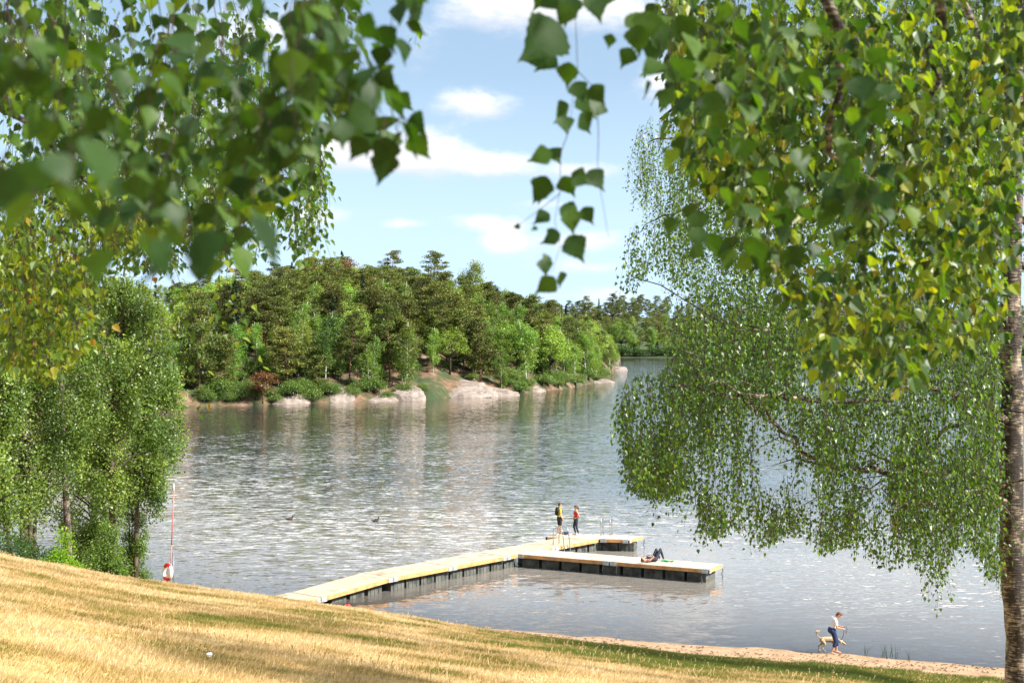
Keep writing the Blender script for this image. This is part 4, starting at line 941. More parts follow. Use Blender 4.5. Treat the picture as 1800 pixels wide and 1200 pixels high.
nearR = [(1180, -60, 130), (1205, -60, 220), (1225, -60, 450), (1300, -60, 420), (1350, -60, 440), (1400, -60, 520), (1450, -60, 470), (1500, -60, 380)]
for (x, y, Y, b_) in region(nearR, 70, 2.2, 3.3, 61, .34, 120, 120, xr=(1180, 1560)):
    hang(RA, Tw, px(x, y, Y), max(min(.15, (b_ - y) / F * Y), .03), .046, .030, spread=.04, v0=.36, vv=.42, twr=.0007)
midR = [(1170, -60, 40), (1230, -60, 300), (1300, -60, 360), (1370, -60, 520), (1420, -60, 560), (1455, -60, 700), (1500, -60, 660), (1520, -60, 590), (1570, -60, 660), (1600, -60, 690), (1640, -60, 600), (1690, -60, 620), (1730, -60, 600), (1750, -60, 540), (1762, -60, 330), (1810, -60, 300)]
for (x, y, Y, b_) in region(midR, 1250, 3.8, 7.0, 63, .40, 90, 130):
    hang(RB if rng.random() < .55 else RD, Tw, px(x, y, Y), max(min(rng.uniform(.12, .45), (b_ - y) / F * Y), .04), .046, .032, spread=.055, v0=.45, vv=.5, twr=.0008)
for (x, y, Y, b_) in region([(1560, -60, 400), (1620, -60, 520), (1740, -60, 540), (1758, -60, 360), (1810, -60, 300)], 170, 6.5, 9, 65, .42, 80, 120):
    hang(RC, Tw, px(x, y, Y), max(min(rng.uniform(.3, .8), (b_ - y) / F * Y), .05), .048, .036, spread=.06, v0=.5, vv=.45, twr=.0014)
for i in range(170):
    Y = rng.uniform(1.2, 9); x = rng.uniform(.10 * Y + .1, 3.4 + .1 * Y); z = H + .27 * Y + rng.uniform(.25, 2.4)
    hang(RE, Tw, (x, Y, z), rng.uniform(.2, .3 + .1 * Y) if z - H > .27 * Y + .9 else .15, .06, .03, spread=.10, v0=.4, vv=.4, twr=.002, twig=(i % 4 == 0))
limbsR = [([(3.6, 3.4, 14.6), (2.6, 3.2, 14.9), k8(1650, -330, 3.2), k8(1350, -260, 2.8), k8(1100, -120, 2.4), k8(1010, -60, 2.35)], .05, .003),
          ([(3.6, 3.4, 14.8), (3.0, 4.2, 14.9), k8(1720, -200, 4.6), k8(1660, 0, 4.7), k8(1640, 120, 4.8), k8(1610, 260, 4.8), k8(1560, 420, 4.8)], .04, .004),
          ([(3.6, 3.4, 15), (3.2, 5, 15.3), k8(1740, -100, 5.4), k8(1735, 80, 5.4), k8(1720, 260, 5.5)], .035, .004),
          ([(3.6, 3.4, 14.8), (2.6, 4, 14.8), k8(1500, -180, 4), k8(1480, 50, 4), k8(1470, 250, 4.1), k8(1540, 330, 4.2)], .035, .004)]
near_tree('birch reaching in from the upper right with bright leaves hanging in front of the lake', (3.6, 3.4), limbsR, [('leaf_near', 2, RA), ('leaf_gold', 1, RB), ('leaf_near', 1, RD), ('leaf_birch', 1, RC), ('leaf_birch', 0, RE)], Tw)
# ------------------------------------------------------------------ bathing jetty
def plankmat(name, c0, c1, ang, pitch):
    m, t = mat(name); g = t.add('ShaderNodeNewGeometry'); mp = t.add('ShaderNodeMapping', vector_type='TEXTURE'); mp.inputs['Rotation'].default_value = (0, 0, ang)
    t.l.new(g.outputs['Position'], mp.inputs[0]); s = t.add('ShaderNodeSeparateXYZ'); t.l.new(mp.outputs[0], s.inputs[0])
    k = t.math('DIVIDE', s.outputs[0], pitch); fl = t.math('FLOOR', k); fr_ = t.math('FRACT', k)
    wn = t.add('ShaderNodeTexWhiteNoise', noise_dimensions='1D'); t.l.new(fl, wn.inputs['W'])
    n = t.add('ShaderNodeTexNoise', i_Scale=3.0, i_Detail=6.0); t.l.new(g.outputs['Position'], n.inputs['Vector'])
    c = t.ramp(t.math('ADD', t.math('MULTIPLY', wn.outputs[0], .5), t.math('MULTIPLY', n.outputs[0], .5)), [(.2, c0), (.8, c1)])
    gap = t.math('GREATER_THAN', fr_, .06)
    n3 = t.add('ShaderNodeTexNoise', i_Scale=.9, i_Detail=7.0, i_Roughness=.7); t.l.new(g.outputs['Position'], n3.inputs['Vector'])
    c = t.mix(1.0, c, t.ramp(n3.outputs[0], [(.36, (.6, .58, .56)), (.5, (1, 1, 1)), (.7, (.86, .84, .8))]), 'MULTIPLY')
    c = t.mix(gap, (.10, .075, .05), c)
    p = t.add('ShaderNodeBsdfPrincipled', i_Roughness=.75); t.l.new(c, p.inputs['Base Color']); t.l.new(p.outputs[0], t.out.inputs[0]); return m
WD = Vector((10.77, 13.0, 0)).normalized(); WN = Vector((-WD.y, WD.x, 0)); AD = Vector((9.3, -4.94, 0)).normalized(); AN = Vector((.469, .883, 0))
M['plank_w'] = plankmat('plank_w', (.42, .34, .23), (.54, .45, .32), math.atan2(WD.y, WD.x), .145)
M['plank_a'] = plankmat('plank_a', (.46, .40, .31), (.60, .54, .44), math.atan2(AD.y, AD.x), .145)
M['beam'] = plain('beam', (.56, .30, .12), .7, scale=3, var=.3)
M['steel'] = plain('steel', (.42, .44, .45), .35, .9, var=.15, bump=0)
M['galv'] = plain('galv', (.42, .45, .44), .55, .4, var=.25, scale=9, bump=0)
M['concrete'] = plain('concrete', (.085, .09, .08), .9, var=.7, scale=2.2, bump=.4)
M['dark'] = plain('dark', (.02, .022, .02), .8, var=.4, bump=0)
M['chain'] = plain('chain', (.10, .11, .11), .5, .7, bump=0)
P1 = Vector((-5.67, 67.5, 0)); ZD = .7
jet = empty('bathing_jetty', 'pale wooden floating bathing jetty with two side arms on grey pontoons', 'jetty', (-5.67, 67.5, 0))
def deck(poly, z, m, label=None):
    zz = z if hasattr(z, '__len__') else [z] * len(poly)
    o = MB().prism([(p.x, p.y) for p in poly], [a - .05 for a in zz], zz).obj('deck_section', M[m], jet)
def beam(p, q, za, zb, out, hgt=.17, th=.06, m='beam', name='side_beam'):
    d = (q - p).normalized(); n = out.normalized(); a = p + n * .003; b_ = q + n * .003
    poly = [a, b_, b_ + n * th, a + n * th]
    if (poly[1] - poly[0]).cross(poly[2] - poly[1]).z < 0: poly = poly[::-1]; z = [za, zb, zb, za][::-1]
    else: z = [za, zb, zb, za]
    MB().prism([(v.x, v.y) for v in poly], [k - .02 - hgt for k in z], [k - .012 for k in z]).obj(name, M[m], jet)
def bracket(p, d, z, out, L_=.3, hgt=.21, side=0):
    a = p - d * L_ / 2; b_ = p + d * L_ / 2; o = out.normalized()
    poly = [a + o * .062, b_ + o * .062, b_ + o * .085, a + o * .085]
    if (poly[1] - poly[0]).cross(poly[2] - poly[1]).z < 0: poly = poly[::-1]
    mb = MB().prism([(v.x, v.y) for v in poly], z - hgt, z - .004)
    for s in (-.3, .3):
        c = p + d * L_ * s + o * .09; mb.box((c.x, c.y, z - .1), (.035, .035, .035))
    mb.obj('corner_bracket', M['galv'], jet)
def floatbox(c, d, l, w_, z1=.42, z0=-.35, m='concrete'):
    n = Vector((-d.y, d.x, 0)); poly = [c + d * l / 2 * i + n * w_ / 2 * j for i, j in ((-1, -1), (1, -1), (1, 1), (-1, 1))]
    mb = MB().prism([(v.x, v.y) for v in poly], z0, z1)
    for k in (-.3, 0, .3):
        for sgn in (-1, 1):
            q = c + d * l * k + n * sgn * w_ / 2; q2 = [q + d * .03 * i + n * .02 * j for i, j in ((-1, -1), (1, -1), (1, 1), (-1, 1))]
            mb.prism([(v.x, v.y) for v in q2], z0, z1 - .06)
    mb.obj('pontoon_float', M[m], jet)
def chain(p, name='mooring_chain'):
    mb = MB(); pts = [Vector((p.x + .03 * math.sin(k * 1.1), p.y, .5 - k * .06)) for k in range(10)]
    for i in range(9): 
        c = (pts[i] + pts[i + 1]) / 2; r_ = Matrix.Rotation(i * 1.57, 3, 'Z')
        ring = [tuple(c + r_ @ Vector((.028 * math.cos(a), 0, .045 * math.sin(a)))) for a in np.linspace(0, 2 * math.pi, 9)]
        mb.tube(ring, .011, 5, cap=False)
    mb.obj(name, M['chain'], jet)
Wd = 1.95; GAP = .03
secs = [(-9.2, -4.6, .34, .40), (-4.6, 0, .40, ZD), (0, 4.2, ZD, ZD), (4.2, 8.4, ZD, ZD), (8.4, 12.5, ZD, ZD), (12.5, 16.9, ZD, ZD)]
def P(t_, s=0.): return P1 + WD * t_ + WN * s
# far arm polygon
B0 = Vector((1.98, 81.05, 0)); B1 = Vector((6.53, 79.95, 0)); B2 = Vector((7.5, 81.35, 0)); B3 = Vector((3.15, 82.5, 0))
bd = (B1 - B0).normalized(); bn = Vector((-bd.y, bd.x, 0))
def isect(p, d, q, e):
    k = (q - p).cross(e).z / d.cross(e).z; return p + d * k
for i, (a, b_, za, zb) in enumerate(secs):
    if i == 5:
        e0 = isect(P1, WD, B0 - bn * .01, bd); e1 = isect(P1 + WN * Wd, WD, B0 - bn * .01, bd)
    else: e0 = P(b_ - GAP); e1 = P(b_ - GAP, Wd)
    poly = [P(a + GAP), e0, e1, P(a + GAP, Wd)]
    deck(poly, [za, zb, zb, za], 'plank_w')
    o_ = Vector((0, 0, 0))
    if i != 4: beam(P(a + .12), e0 - WD * (.12 if i < 5 else .2), za, zb, -WN)
    else: beam(P(8.52), P(9.3), za, zb, -WN); beam(P(11.5), P(12.4), za, zb, -WN)
    beam(P(a + .12, Wd), e1 - WD * .12, za, zb, WN)
    bracket(P(a + .16), WD, za, -WN, .3); 
    if i < 5: bracket(P(b_ - .18), WD, zb, -WN, .3); bracket(P(b_ - .18, Wd), WD, zb, WN, .3)
    bracket(P(a + .18, Wd), WD, za, WN, .3)
    if i >= 1:
        nf = 4 if i != 1 else 3
        for k in range(nf):
            t_ = a + (b_ - a) * (k + .5) / nf
            if i == 4 and 9.2 < t_ < 11.4: continue
            if i == 1: t_ = a + 1.3 + 1.15 * k
            zt = za + (zb - za) * (t_ - a) / (b_ - a) - .24
            floatbox(P(t_, Wd / 2), WD, .9, Wd - .35, zt)
# near arm
A0 = P(9.4); A1 = Vector((9.63, 69.8, 0)); A2 = A1 + Vector((.87, 1.62, 0)); A3 = isect(A2, (A1 - A0).normalized(), P1, WD)
ad = (A1 - A0).normalized(); an_ = Vector((-ad.y, ad.x, 0)); A0 = A0 - WN * .012; A3 = A3 - WN * .012
mA = (A0 + A1) * .5 - ad * .0; mB = isect(mA, (A2 - A1).normalized(), A3, ad)
deck([A0, mA - ad * .02, mB - ad * .02, A3], ZD - .004, 'plank_a'); deck([mA + ad * .02, A1, A2, mB + ad * .02], ZD - .004, 'plank_a')
beam(A0 + ad * .3, mA - ad * .15, ZD, ZD, -an_); beam(mA + ad * .15, A1 - ad * .3, ZD, ZD, -an_)
beam(A3 + ad * .1, mB - ad * .1, ZD, ZD, an_); beam(mB + ad * .1, A2 - ad * .1, ZD, ZD, an_); ed = (A2 - A1).normalized(); beam(A1 + ed * .1, A2 - ed * .1, ZD, ZD, ad)
for p_ in (A0 + ad * .17, mA - ad * .2, mA + ad * .2, A1 - ad * .16): bracket(p_, ad, ZD, -an_, .34)
bracket(A1 + ed * .1, ed, ZD, ad, .25); bracket(A2 - ed * .1, ed, ZD, ad, .2)
la = (A1 - A0).length
for k in range(9):
    c = A0 + ad * (.62 + k * (la - 1.3) / 8 + 0) + ed * .85; floatbox(c, ad, .98, 1.35, .46)
for p_ in (mA - ad * .35, mA + ad * .4, A1 - ad * .3): chain(p_ - an_ * .1)
chain(A2 - ed * .15 + ad * .12)
# far arm
deck([B0, B1, B2, B3], ZD - .008, 'plank_a')
beam(B0 + bd * .05, isect(P1 + WN * Wd, WD, B0, bd) - bd * .05, ZD, ZD, -bn); c1 = isect(P1, WD, B0, bd); beam(c1 + bd * .2, B1 - bd * .2, ZD, ZD, -bn)
be = (B2 - B1).normalized(); beam(B1 + be * .1, B2 - be * .1, ZD, ZD, bd); beam(B3 + bd * .05, B2 - bd * .05, ZD, ZD, bn); beam(B0, B3, ZD, ZD, -bd, m='dark')
bracket(c1 + bd * .2, bd, ZD, -bn, .36); bracket(B1 - bd * .15, bd, ZD, -bn, .32); bracket(B1 + be * .12, be, ZD, bd, .22)
for k in range(5): floatbox(B0 + bd * (.55 + k * .92) + be * .85, bd, .86, 1.2, .46)
chain(B2 - be * .15 + bd * .12)
def ladder(base, along, outw, drop, label=None):
    """bathing ladder: two hooped handrails and rungs"""
    o = bpy.data.objects.new('bathing_ladder', None); COL.objects.link(o); o.parent = jet; o.location = base; o.matrix_parent_inverse = Matrix.Translation(jet.location).inverted()
    for s in (-.26, .26):
        mb = MB(); q = along * s; pts = [q - outw * .55 + Vector((0, 0, 0)), q - outw * .55 + Vector((0, 0, .7))]
        for a in np.linspace(math.pi, 0, 9): pts.append(q + outw * (-.22 + .33 * math.cos(a)) + Vector((0, 0, .72 + .26 * math.sin(a))))
        pts += [q + outw * .2 + Vector((0, 0, 0)), q + outw * .3 + Vector((0, 0, -drop))]
        mb.tube(pts, .03, 6); r_ = mb.obj('handrail', M['steel'], None, True); r_.parent = o
    for k in range(5):
        mb = MB(); z = -.12 - k * .24; c = outw * (.21 + .03 * k)
        mb.tube([c - along * .27 + Vector((0, 0, z)), c + along * .27 + Vector((0, 0, z))], .028, 6); r_ = mb.obj('rung', M['steel'], None, True); r_.parent = o
ladder(P(13.35) + Vector((0, 0, ZD)), WD, -WN, 1.3)
lb = B3 + bd * 2.4; ladder(lb + Vector((0, 0, ZD)), bd, bn, 1.3)

# ------------------------------------------------------------------ bodies
def remesh(mb, name, m, vox, parent=None, sm=4, loc=None):
    me = mb.mesh('tmp', [m], True); o = bpy.data.objects.new('tmp', me); COL.objects.link(o)
    r_ = o.modifiers.new('r', 'REMESH'); r_.mode = 'VOXEL'; r_.voxel_size = vox; r_.use_smooth_shade = True
    s = o.modifiers.new('s', 'SMOOTH'); s.factor = .5; s.iterations = sm
    bpy.context.view_layer.update(); dg = bpy.context.evaluated_depsgraph_get(); me2 = bpy.data.meshes.new_from_object(o.evaluated_get(dg))
    bpy.data.objects.remove(o); me2.name = name; me2.materials.clear(); me2.materials.append(m)
    q = bpy.data.objects.new(name, me2); COL.objects.link(q)
    if parent is not None: q.parent = parent
    return q
M['skin'] = plain('skin', (.50, .26, .17), .55, var=.08, bump=0)
M['hair_br'] = plain('hair_br', (.06, .025, .015), .6, bump=.2); M['hair_red'] = plain('hair_red', (.13, .035, .018), .6, bump=.2)
M['yellow'] = plain('yellow', (.55, .50, .04), .8, bump=.1, var=.1); M['black'] = plain('black', (.012, .012, .014), .7, bump=.1); M['redtop'] = plain('redtop', (.62, .02, .025), .8, var=.1)
M['navy'] = plain('navy', (.012, .03, .10), .8, var=.2); M['white'] = plain('white', (.72, .74, .76), .8, var=.06); M['bluebag'] = plain('bluebag', (.015, .04, .08), .7); M['shoe'] = plain('shoe', (.7, .75, .5), .7)
M['eye'] = plain('eye', (.02, .015, .012), .3, bump=0, var=0); M['shorts'] = plain('shorts', (.015, .02, .018), .8); M['legging'] = plain('legging', (.018, .022, .04), .7)
M['greencloth'] = plain('greencloth', (.06, .3, .12), .8); M['dog'] = plain('dog', (.40, .31, .19), .9, var=.25, scale=9, bump=.5); M['dogdark'] = plain('dogdark', (.03, .025, .02), .6)
V_ = Vector
def hand(mb, wr, fd, nrm_, curl=.6, thumb=1):
    """palm + five fingers. fd: finger direction, nrm_: palm normal (curl side)"""
    fd = fd.normalized(); nn = (nrm_ - fd * nrm_.dot(fd)).normalized(); sd = fd.cross(nn) * thumb
    mb.capsule(wr, wr + fd * .05, .026, .032, 8); c = wr + fd * .055
    for i, ln in enumerate((.066, .074, .07, .055)):
        b0 = c + sd * (.026 - .0175 * i) + fd * .02; d1 = (fd * math.cos(curl * .6) + nn * math.sin(curl * .6)); d2 = (fd * math.cos(curl * 1.5) + nn * math.sin(curl * 1.5))
        b1 = b0 + d1 * ln * .55; mb.capsule(b0 - fd * .02, b1, .0105, .0095, 6); mb.capsule(b1, b1 + d2 * ln * .5, .0095, .0075, 6)
    tb0 = wr + fd * .02 + sd * .024; t1 = tb0 + (sd * .7 + fd * .6 + nn * .3).normalized() * .04; mb.capsule(tb0, t1, .013, .011, 6); mb.capsule(t1, t1 + (fd + nn * .5).normalized() * .03, .011, .009, 6)
def body(J, vox=.0085, fem=False, curl=.6, shoes=True):
    """J: joints dict. one continuous surface"""
    mb = MB(); k = .9 if fem else 1
    hd = J['head']; up = (hd - J['neck']).normalized(); fwd = J['face'].normalized(); rt = up.cross(fwd).normalized()
    rot = Matrix((rt, fwd, up)).transposed()
    mb.ball(hd + up * .015, (.074, .092, .108), rot, 14, 10); mb.ball(hd - up * .06 + fwd * .03, (.055, .062, .058), rot, 10, 7)
    mb.capsule(hd + fwd * .088 + up * .01, hd + fwd * .112 - up * .018, .011, .015, 6)
    mb.ball(hd + fwd * .088 - up * .052, (.024, .012, .009), rot); mb.ball(hd + fwd * .085 - up * .085, (.02, .018, .016), rot)
    for s in (-1, 1): mb.ball(hd + rt * s * .076 - up * .005, (.012, .022, .032), rot, 8, 6)
    mb.capsule(J['neck'] - up * .05, hd - up * .04 - fwd * .01, .056 * k, .052 * k)
    ch = J['chest']; pv = J['pelvis']; sd = (J['shL'] - J['shR']).normalized(); hup = up; up = (J['neck'] - pv).normalized()
    mb.capsule(J['shL'] * .78 + J['shR'] * .22, J['shR'] * .78 + J['shL'] * .22, .075 * k, .075 * k); mb.capsule(J['neck'] - up * .03, ch, .075, .12 * k)
    for s in (-1, 1):
        mb.capsule(ch + sd * s * .065 + up * .06, ch + sd * s * .06 - up * .06, .105 * k, .1 * k)
        mb.capsule(ch + sd * s * .055 - up * .06, pv + sd * s * .06 + up * .08, .095 * k, .1 * k); mb.capsule(pv + sd * s * .06 + up * .08, pv + sd * s * .08, .1 * k, .115)
    if fem:
        for s in (-1, 1): mb.ball(ch + sd * s * .07 + J['cf'] * .08, (.06, .06, .06))
    for S in 'LR':
        mb.capsule(J['sh' + S], J['el' + S], .052 * k, .04 * k); mb.capsule(J['el' + S], J['wr' + S], .041 * k, .027 * k)
        hand(mb, J['wr' + S], J['fd' + S], J['pn' + S], curl, 1 if S == 'L' else -1)
        mb.capsule(J['hip' + S], J['kn' + S], .09, .057 * k); mb.capsule(J['kn' + S], J['kn' + S] * .6 + J['an' + S] * .4, .055 * k, .057 * k); mb.capsule(J['kn' + S] * .6 + J['an' + S] * .4, J['an' + S], .056 * k, .036 * k)
        a = J['an' + S]; tf = J['ft' + S].normalized(); dn = J.get('dn' + S, V_((0, 0, -1)))
        mb.capsule(a + dn * .035 - tf * .03, a + dn * .05 + tf * .13, .036, .026, 8); mb.capsule(a + dn * .05 + tf * .11, a + dn * .055 + tf * .18, .028, .02, 8)
    return mb, (rt, fwd, hup)
def stand(hgt=1.8, stance=.1, legspread=0., **kw):
    s = hgt / 1.8; J = dict(head=V_((.02, 0, 1.69)), neck=V_((-.01, 0, 1.51)), chest=V_((0, 0, 1.33)), pelvis=V_((0, 0, .97)), face=V_((1, 0, 0)), cf=V_((1, 0, 0)),
        shL=V_((-.01, .19, 1.44)), shR=V_((-.01, -.19, 1.44)), elL=V_((-.03, .24, 1.14)), elR=V_((-.03, -.24, 1.14)), wrL=V_((.08, .25, .90)), wrR=V_((.08, -.25, .90)),
        fdL=V_((.3, 0, -1)), fdR=V_((.3, 0, -1)), pnL=V_((.2, -1, 0)), pnR=V_((.2, 1, 0)), hipL=V_((0, .1, .93)), hipR=V_((0, -.1, .93)), knL=V_((.02, stance, .5)), knR=V_((.02, -stance, .5)), anL=V_((-.02, stance, .09)), anR=V_((-.02, -stance, .09)), ftL=V_((1, .2, 0)), ftR=V_((1, -.2, 0)))
    J.update(kw)
    for k in J:
        if k[:2] not in ('fa', 'cf', 'fd', 'pn', 'ft', 'dn'): J[k] = J[k] * s
    return J
def hairpiece(J, ax, m, parent, long=0, vox=.012):
    rt, fwd, up = ax; hd = J['head']; mb = MB(); rot = Matrix((rt, fwd, up)).transposed()
    mb.ball(hd + up * .035 - fwd * .02, (.086, .096, .098), rot, 14, 10); mb.ball(hd - fwd * .045 - up * .01, (.075, .06, .085), rot)
    mb.ball(hd + up * .095 + fwd * .05, (.055, .05, .03), rot)
    if long: 
        mb.capsule(hd - fwd * .09 + up * .04, hd - fwd * .15 - up * .03, .03, .04); mb.capsule(hd - fwd * .15 - up * .03, hd - fwd * .12 - up * .16, .038, .015)
    return remesh(mb, 'hair', m, vox, parent, 2)
def eyes(J, ax, parent):
    rt, fwd, up = ax
    for s in (-1, 1): e = MB().ball(J['head'] + fwd * .086 + up * .012 + rt * s * .031, (.013, .008, .009), Matrix((rt, fwd, up)).transposed()).obj('eye', M['eye'], None, True); e.parent = parent
def torso_cloth(J, r=1.13, sleeve=.5, low=.0, fem=False, neckless=False):
    mb = MB(); k = (.9 if fem else 1) * r; up = (J['neck'] - J['pelvis']).normalized(); ch = J['chest']; pv = J['pelvis']; sd = (J['shL'] - J['shR']).normalized()
    if not neckless: mb.capsule(J['shL'] * .8 + J['shR'] * .2, J['shR'] * .8 + J['shL'] * .2, .075 * k, .075 * k)
    mb.capsule(ch + up * .07 if neckless else J['neck'] - up * .09, ch, .105 * k if neckless else .08 * k, .122 * k)
    for s in (-1, 1):
        mb.capsule(ch + sd * s * .065 + up * .06, ch + sd * s * .06 - up * .06, .105 * k, .1 * k); mb.capsule(ch + sd * s * .055 - up * .06, pv + sd * s * .06 + up * (.08 + low), .097 * k, .108 * k)
    if fem:
        for s in (-1, 1): mb.ball(ch + sd * s * .07 + J['cf'] * .085, (.066, .066, .066))
    if sleeve:
        for S in 'LR': e = J['sh' + S] * (1 - sleeve) + J['el' + S] * sleeve; mb.capsule(J['sh' + S], e, .066 * k, .06 * k)
    return mb
def leg_cloth(J, upto=.5, lower=0., r=1.12, w0=.1):
    mb = MB(); sd = (J['shL'] - J['shR']).normalized(); up = (J['neck'] - J['pelvis']).normalized(); pv = J['pelvis']
    for s in (-1, 1): mb.capsule(pv + sd * s * .06 + up * .07, pv + sd * s * .08, .105 * r, .117 * r)
    for S in 'LR':
        e = J['hip' + S] * (1 - upto) + J['kn' + S] * upto; mb.capsule(J['hip' + S], e, w0 * r, (.093 - .034 * upto) * r * (1.12 if upto < .9 else 1))
        if lower:
            c1 = J['kn' + S] * .6 + J['an' + S] * .4; f_ = min(lower, .4) / .4; mb.capsule(J['kn' + S], J['kn' + S] * (1 - .4 * f_) + J['an' + S] * .4 * f_, .06 * r, .06 * r)
            if lower > .4: mb.capsule(c1, J['kn' + S] * (1 - lower) + J['an' + S] * lower, .06 * r, .042 * r)
    return mb
def person(J, mb_ax, label, loc, rz, mats, vox=.009):
    pass

# man in yellow top
J = stand(1.88, stance=.12, anR=V_((.03, -.14, .09)), anL=V_((-.1, .11, .09)), wrR=V_((.10, -.22, .93)), wrL=V_((.06, .23, .90)))
mb, ax = body(J, fem=False); X, Y = 2.72, 81.45
man = remesh(mb, 'person', M['skin'], .0095); man.location = (X, Y, ZD); man.rotation_euler.z = R(18); top(man, 'person in a yellow shirt and black shorts standing at the left end of the jetty', 'person')
hairpiece(J, ax, M['hair_br'], man); eyes(J, ax, man); remesh(torso_cloth(J), 'shirt', M['yellow'], .014, man, 2); remesh(leg_cloth(J, .72, w0=.11), 'shorts', M['shorts'], .014, man, 2)
for S in 'LR': a = J['an' + S]; m_ = MB(); m_.capsule(a - V_((.04, 0, .045)), a + J['ft' + S].normalized() * .15 - V_((0, 0, .058)), .044, .036, 8); remesh(m_, 'shoe', M['shoe'], .012, man, 1)
bp = MB(); ch = J['chest']; bp.ball(ch + V_((-.16, 0, .02)), (.10, .15, .25), None, 12, 10); bp.ball(ch + V_((-.22, 0, -.08)), (.06, .11, .13), None, 10, 8)
for s in (-1, 1): bp.tube([ch + V_((-.17, s * .1, .2)), ch + V_((-.03, s * .115, .235)), ch + V_((.105, s * .11, .13)), ch + V_((.125, s * .12, -.02)), ch + V_((.0, s * .165, -.14)), ch + V_((-.15, s * .1, -.2))], .02, 6)
b_ = remesh(bp, 'backpack', M['black'], .014, None, 2); b_.location = man.location; b_.rotation_euler.z = man.rotation_euler.z; top(b_, 'black backpack worn by the person in the yellow shirt', 'backpack')
# woman in red
J = stand(1.68, stance=.09, elL=V_((-.13, .27, 1.17)), elR=V_((-.13, -.27, 1.17)), wrL=V_((.05, .17, 1.06)), wrR=V_((.05, -.17, 1.06)), fdL=V_((.8, -.4, 0)), fdR=V_((.8, .4, 0)), pnL=V_((0, -1, -.3)), pnR=V_((0, 1, -.3)), knR=V_((.12, -.08, .52)), anR=V_((.0, -.07, .09)), anL=V_((-.14, .1, .09)), knL=V_((.0, .1, .5)))
mb, ax = body(J, fem=True); X, Y = 3.68, 81.75
wom = remesh(mb, 'person', M['skin'], .0095); wom.location = (X, Y, ZD); wom.rotation_euler.z = R(180 + 12); top(wom, 'person in a red top and dark leggings facing the one in yellow', 'person')
hairpiece(J, ax, M['hair_br'], wom, 1); eyes(J, ax, wom); remesh(torso_cloth(J, 1.1, 0, fem=True, neckless=True), 'top', M['redtop'], .013, wom, 2); remesh(leg_cloth(J, 1, .85, 1.06), 'leggings', M['legging'], .012, wom, 2)
for S in 'LR': a = J['an' + S]; m_ = MB(); m_.capsule(a - V_((.04, 0, .04)), a + J['ft' + S].normalized() * .13 - V_((0, 0, .053)), .04, .032, 8); remesh(m_, 'shoe', M['white'], .012, wom, 1)
bg_ = MB(); bg_.capsule((-.2, 0, .1), (.2, .04, .1), .10, .085); bg_.tube([(-.12, 0, .24), (-.05, 0, .34), (.06, 0, .34), (.12, 0, .24)], .014, 6); o = remesh(bg_, 'sports_bag', M['bluebag'], .016, None, 2); o.location = (3.0, 81.7, ZD + .02); top(o, 'dark blue bag lying on the jetty between the two standing people', 'bag')
# person lying on the near arm: head towards the left, knees up, one arm bent over the chest
uz = .12
J = dict(head=V_((-.02, 0, uz + .04)), neck=V_((.19, 0, uz)), chest=V_((.38, 0, uz + .02)), pelvis=V_((.74, 0, uz)), face=V_((.15, 0, 1)), cf=V_((0, 0, 1)), shL=V_((.26, .19, uz)), shR=V_((.26, -.19, uz)),
    elL=V_((.42, .30, uz + .14)), elR=V_((.44, -.3, uz + .17)), wrL=V_((.52, .12, uz + .21)), wrR=V_((.5, -.1, uz + .23)), fdL=V_((.3, -.8, -.1)), fdR=V_((.3, .8, -.1)), pnL=V_((0, 0, -1)), pnR=V_((0, 0, -1)),
    hipL=V_((.78, .1, uz)), hipR=V_((.78, -.1, uz)), knL=V_((1.02, .12, .57)), knR=V_((1.08, -.12, .60)), anL=V_((1.26, .12, .10)), anR=V_((1.3, -.12, .10)), ftL=V_((1, 0, 0)), ftR=V_((1, 0, 0)))
mb, ax = body(J, fem=True); p0 = V_((6.62, 71.75, 0))
ly = remesh(mb, 'person', M['skin'], .0095); ly.location = (p0.x, p0.y, ZD); ly.rotation_euler.z = R(38); top(ly, 'person lying on their back on the near jetty arm with knees drawn up', 'person')
hairpiece(J, ax, M['hair_br'], ly); eyes(J, ax, ly); remesh(leg_cloth(J, 1, .95, 1.08), 'trousers', M['legging'], .012, ly, 2); remesh(torso_cloth(J, 1.08, 0, fem=True, neckless=True, low=-.02), 'top', M['black'], .013, ly, 2)
tw_ = MB(); 
for k in range(14):
    a = k / 13; tw_.ball((a * .55, .06 * math.sin(a * 9), .035 + .02 * math.sin(a * 14)), (.07, .13, .035 + .02 * math.sin(a * 5 + 1)), None, 8, 6)
o = remesh(tw_, 'towel', M['greencloth'], .02, None, 2); o.location = p0 + V_((1.05, .55, 0)) + V_((0, 0, ZD)); o.rotation_euler.z = math.atan2(ad.y, ad.x); top(o, 'crumpled green towel beyond the feet of the lying person', 'towel')
# dog walker
J = stand(1.66, head=V_((.24, 0, 1.60)), neck=V_((.09, 0, 1.48)), chest=V_((.03, 0, 1.31)), face=V_((.75, .0, -.75)), shL=V_((.04, .19, 1.43)), shR=V_((.06, -.19, 1.42)), elL=V_((.10, .23, 1.15)), elR=V_((.12, -.23, 1.13)), wrL=V_((.36, .10, 1.10)), wrR=V_((.38, -.12, 1.06)),
    fdL=V_((.8, -.4, -.1)), fdR=V_((.8, .4, -.1)), pnL=V_((0, -.6, -1)), pnR=V_((0, .6, -1)), hipL=V_((0, .1, .93)), hipR=V_((0, -.1, .93)), knL=V_((.20, .08, .53)), anL=V_((.16, .08, .12)), knR=V_((.10, -.08, .51)), anR=V_((-.06, -.09, .10)), ftL=V_((1, 0, -.1)), ftR=V_((1, 0, -.2)))
J['pelvis'] = V_((-.05, 0, .97)) * (1.66 / 1.8)
mb, ax = body(J, fem=True, curl=1.1); wy = 54.35; wx = (1464 - 900) / F * wy
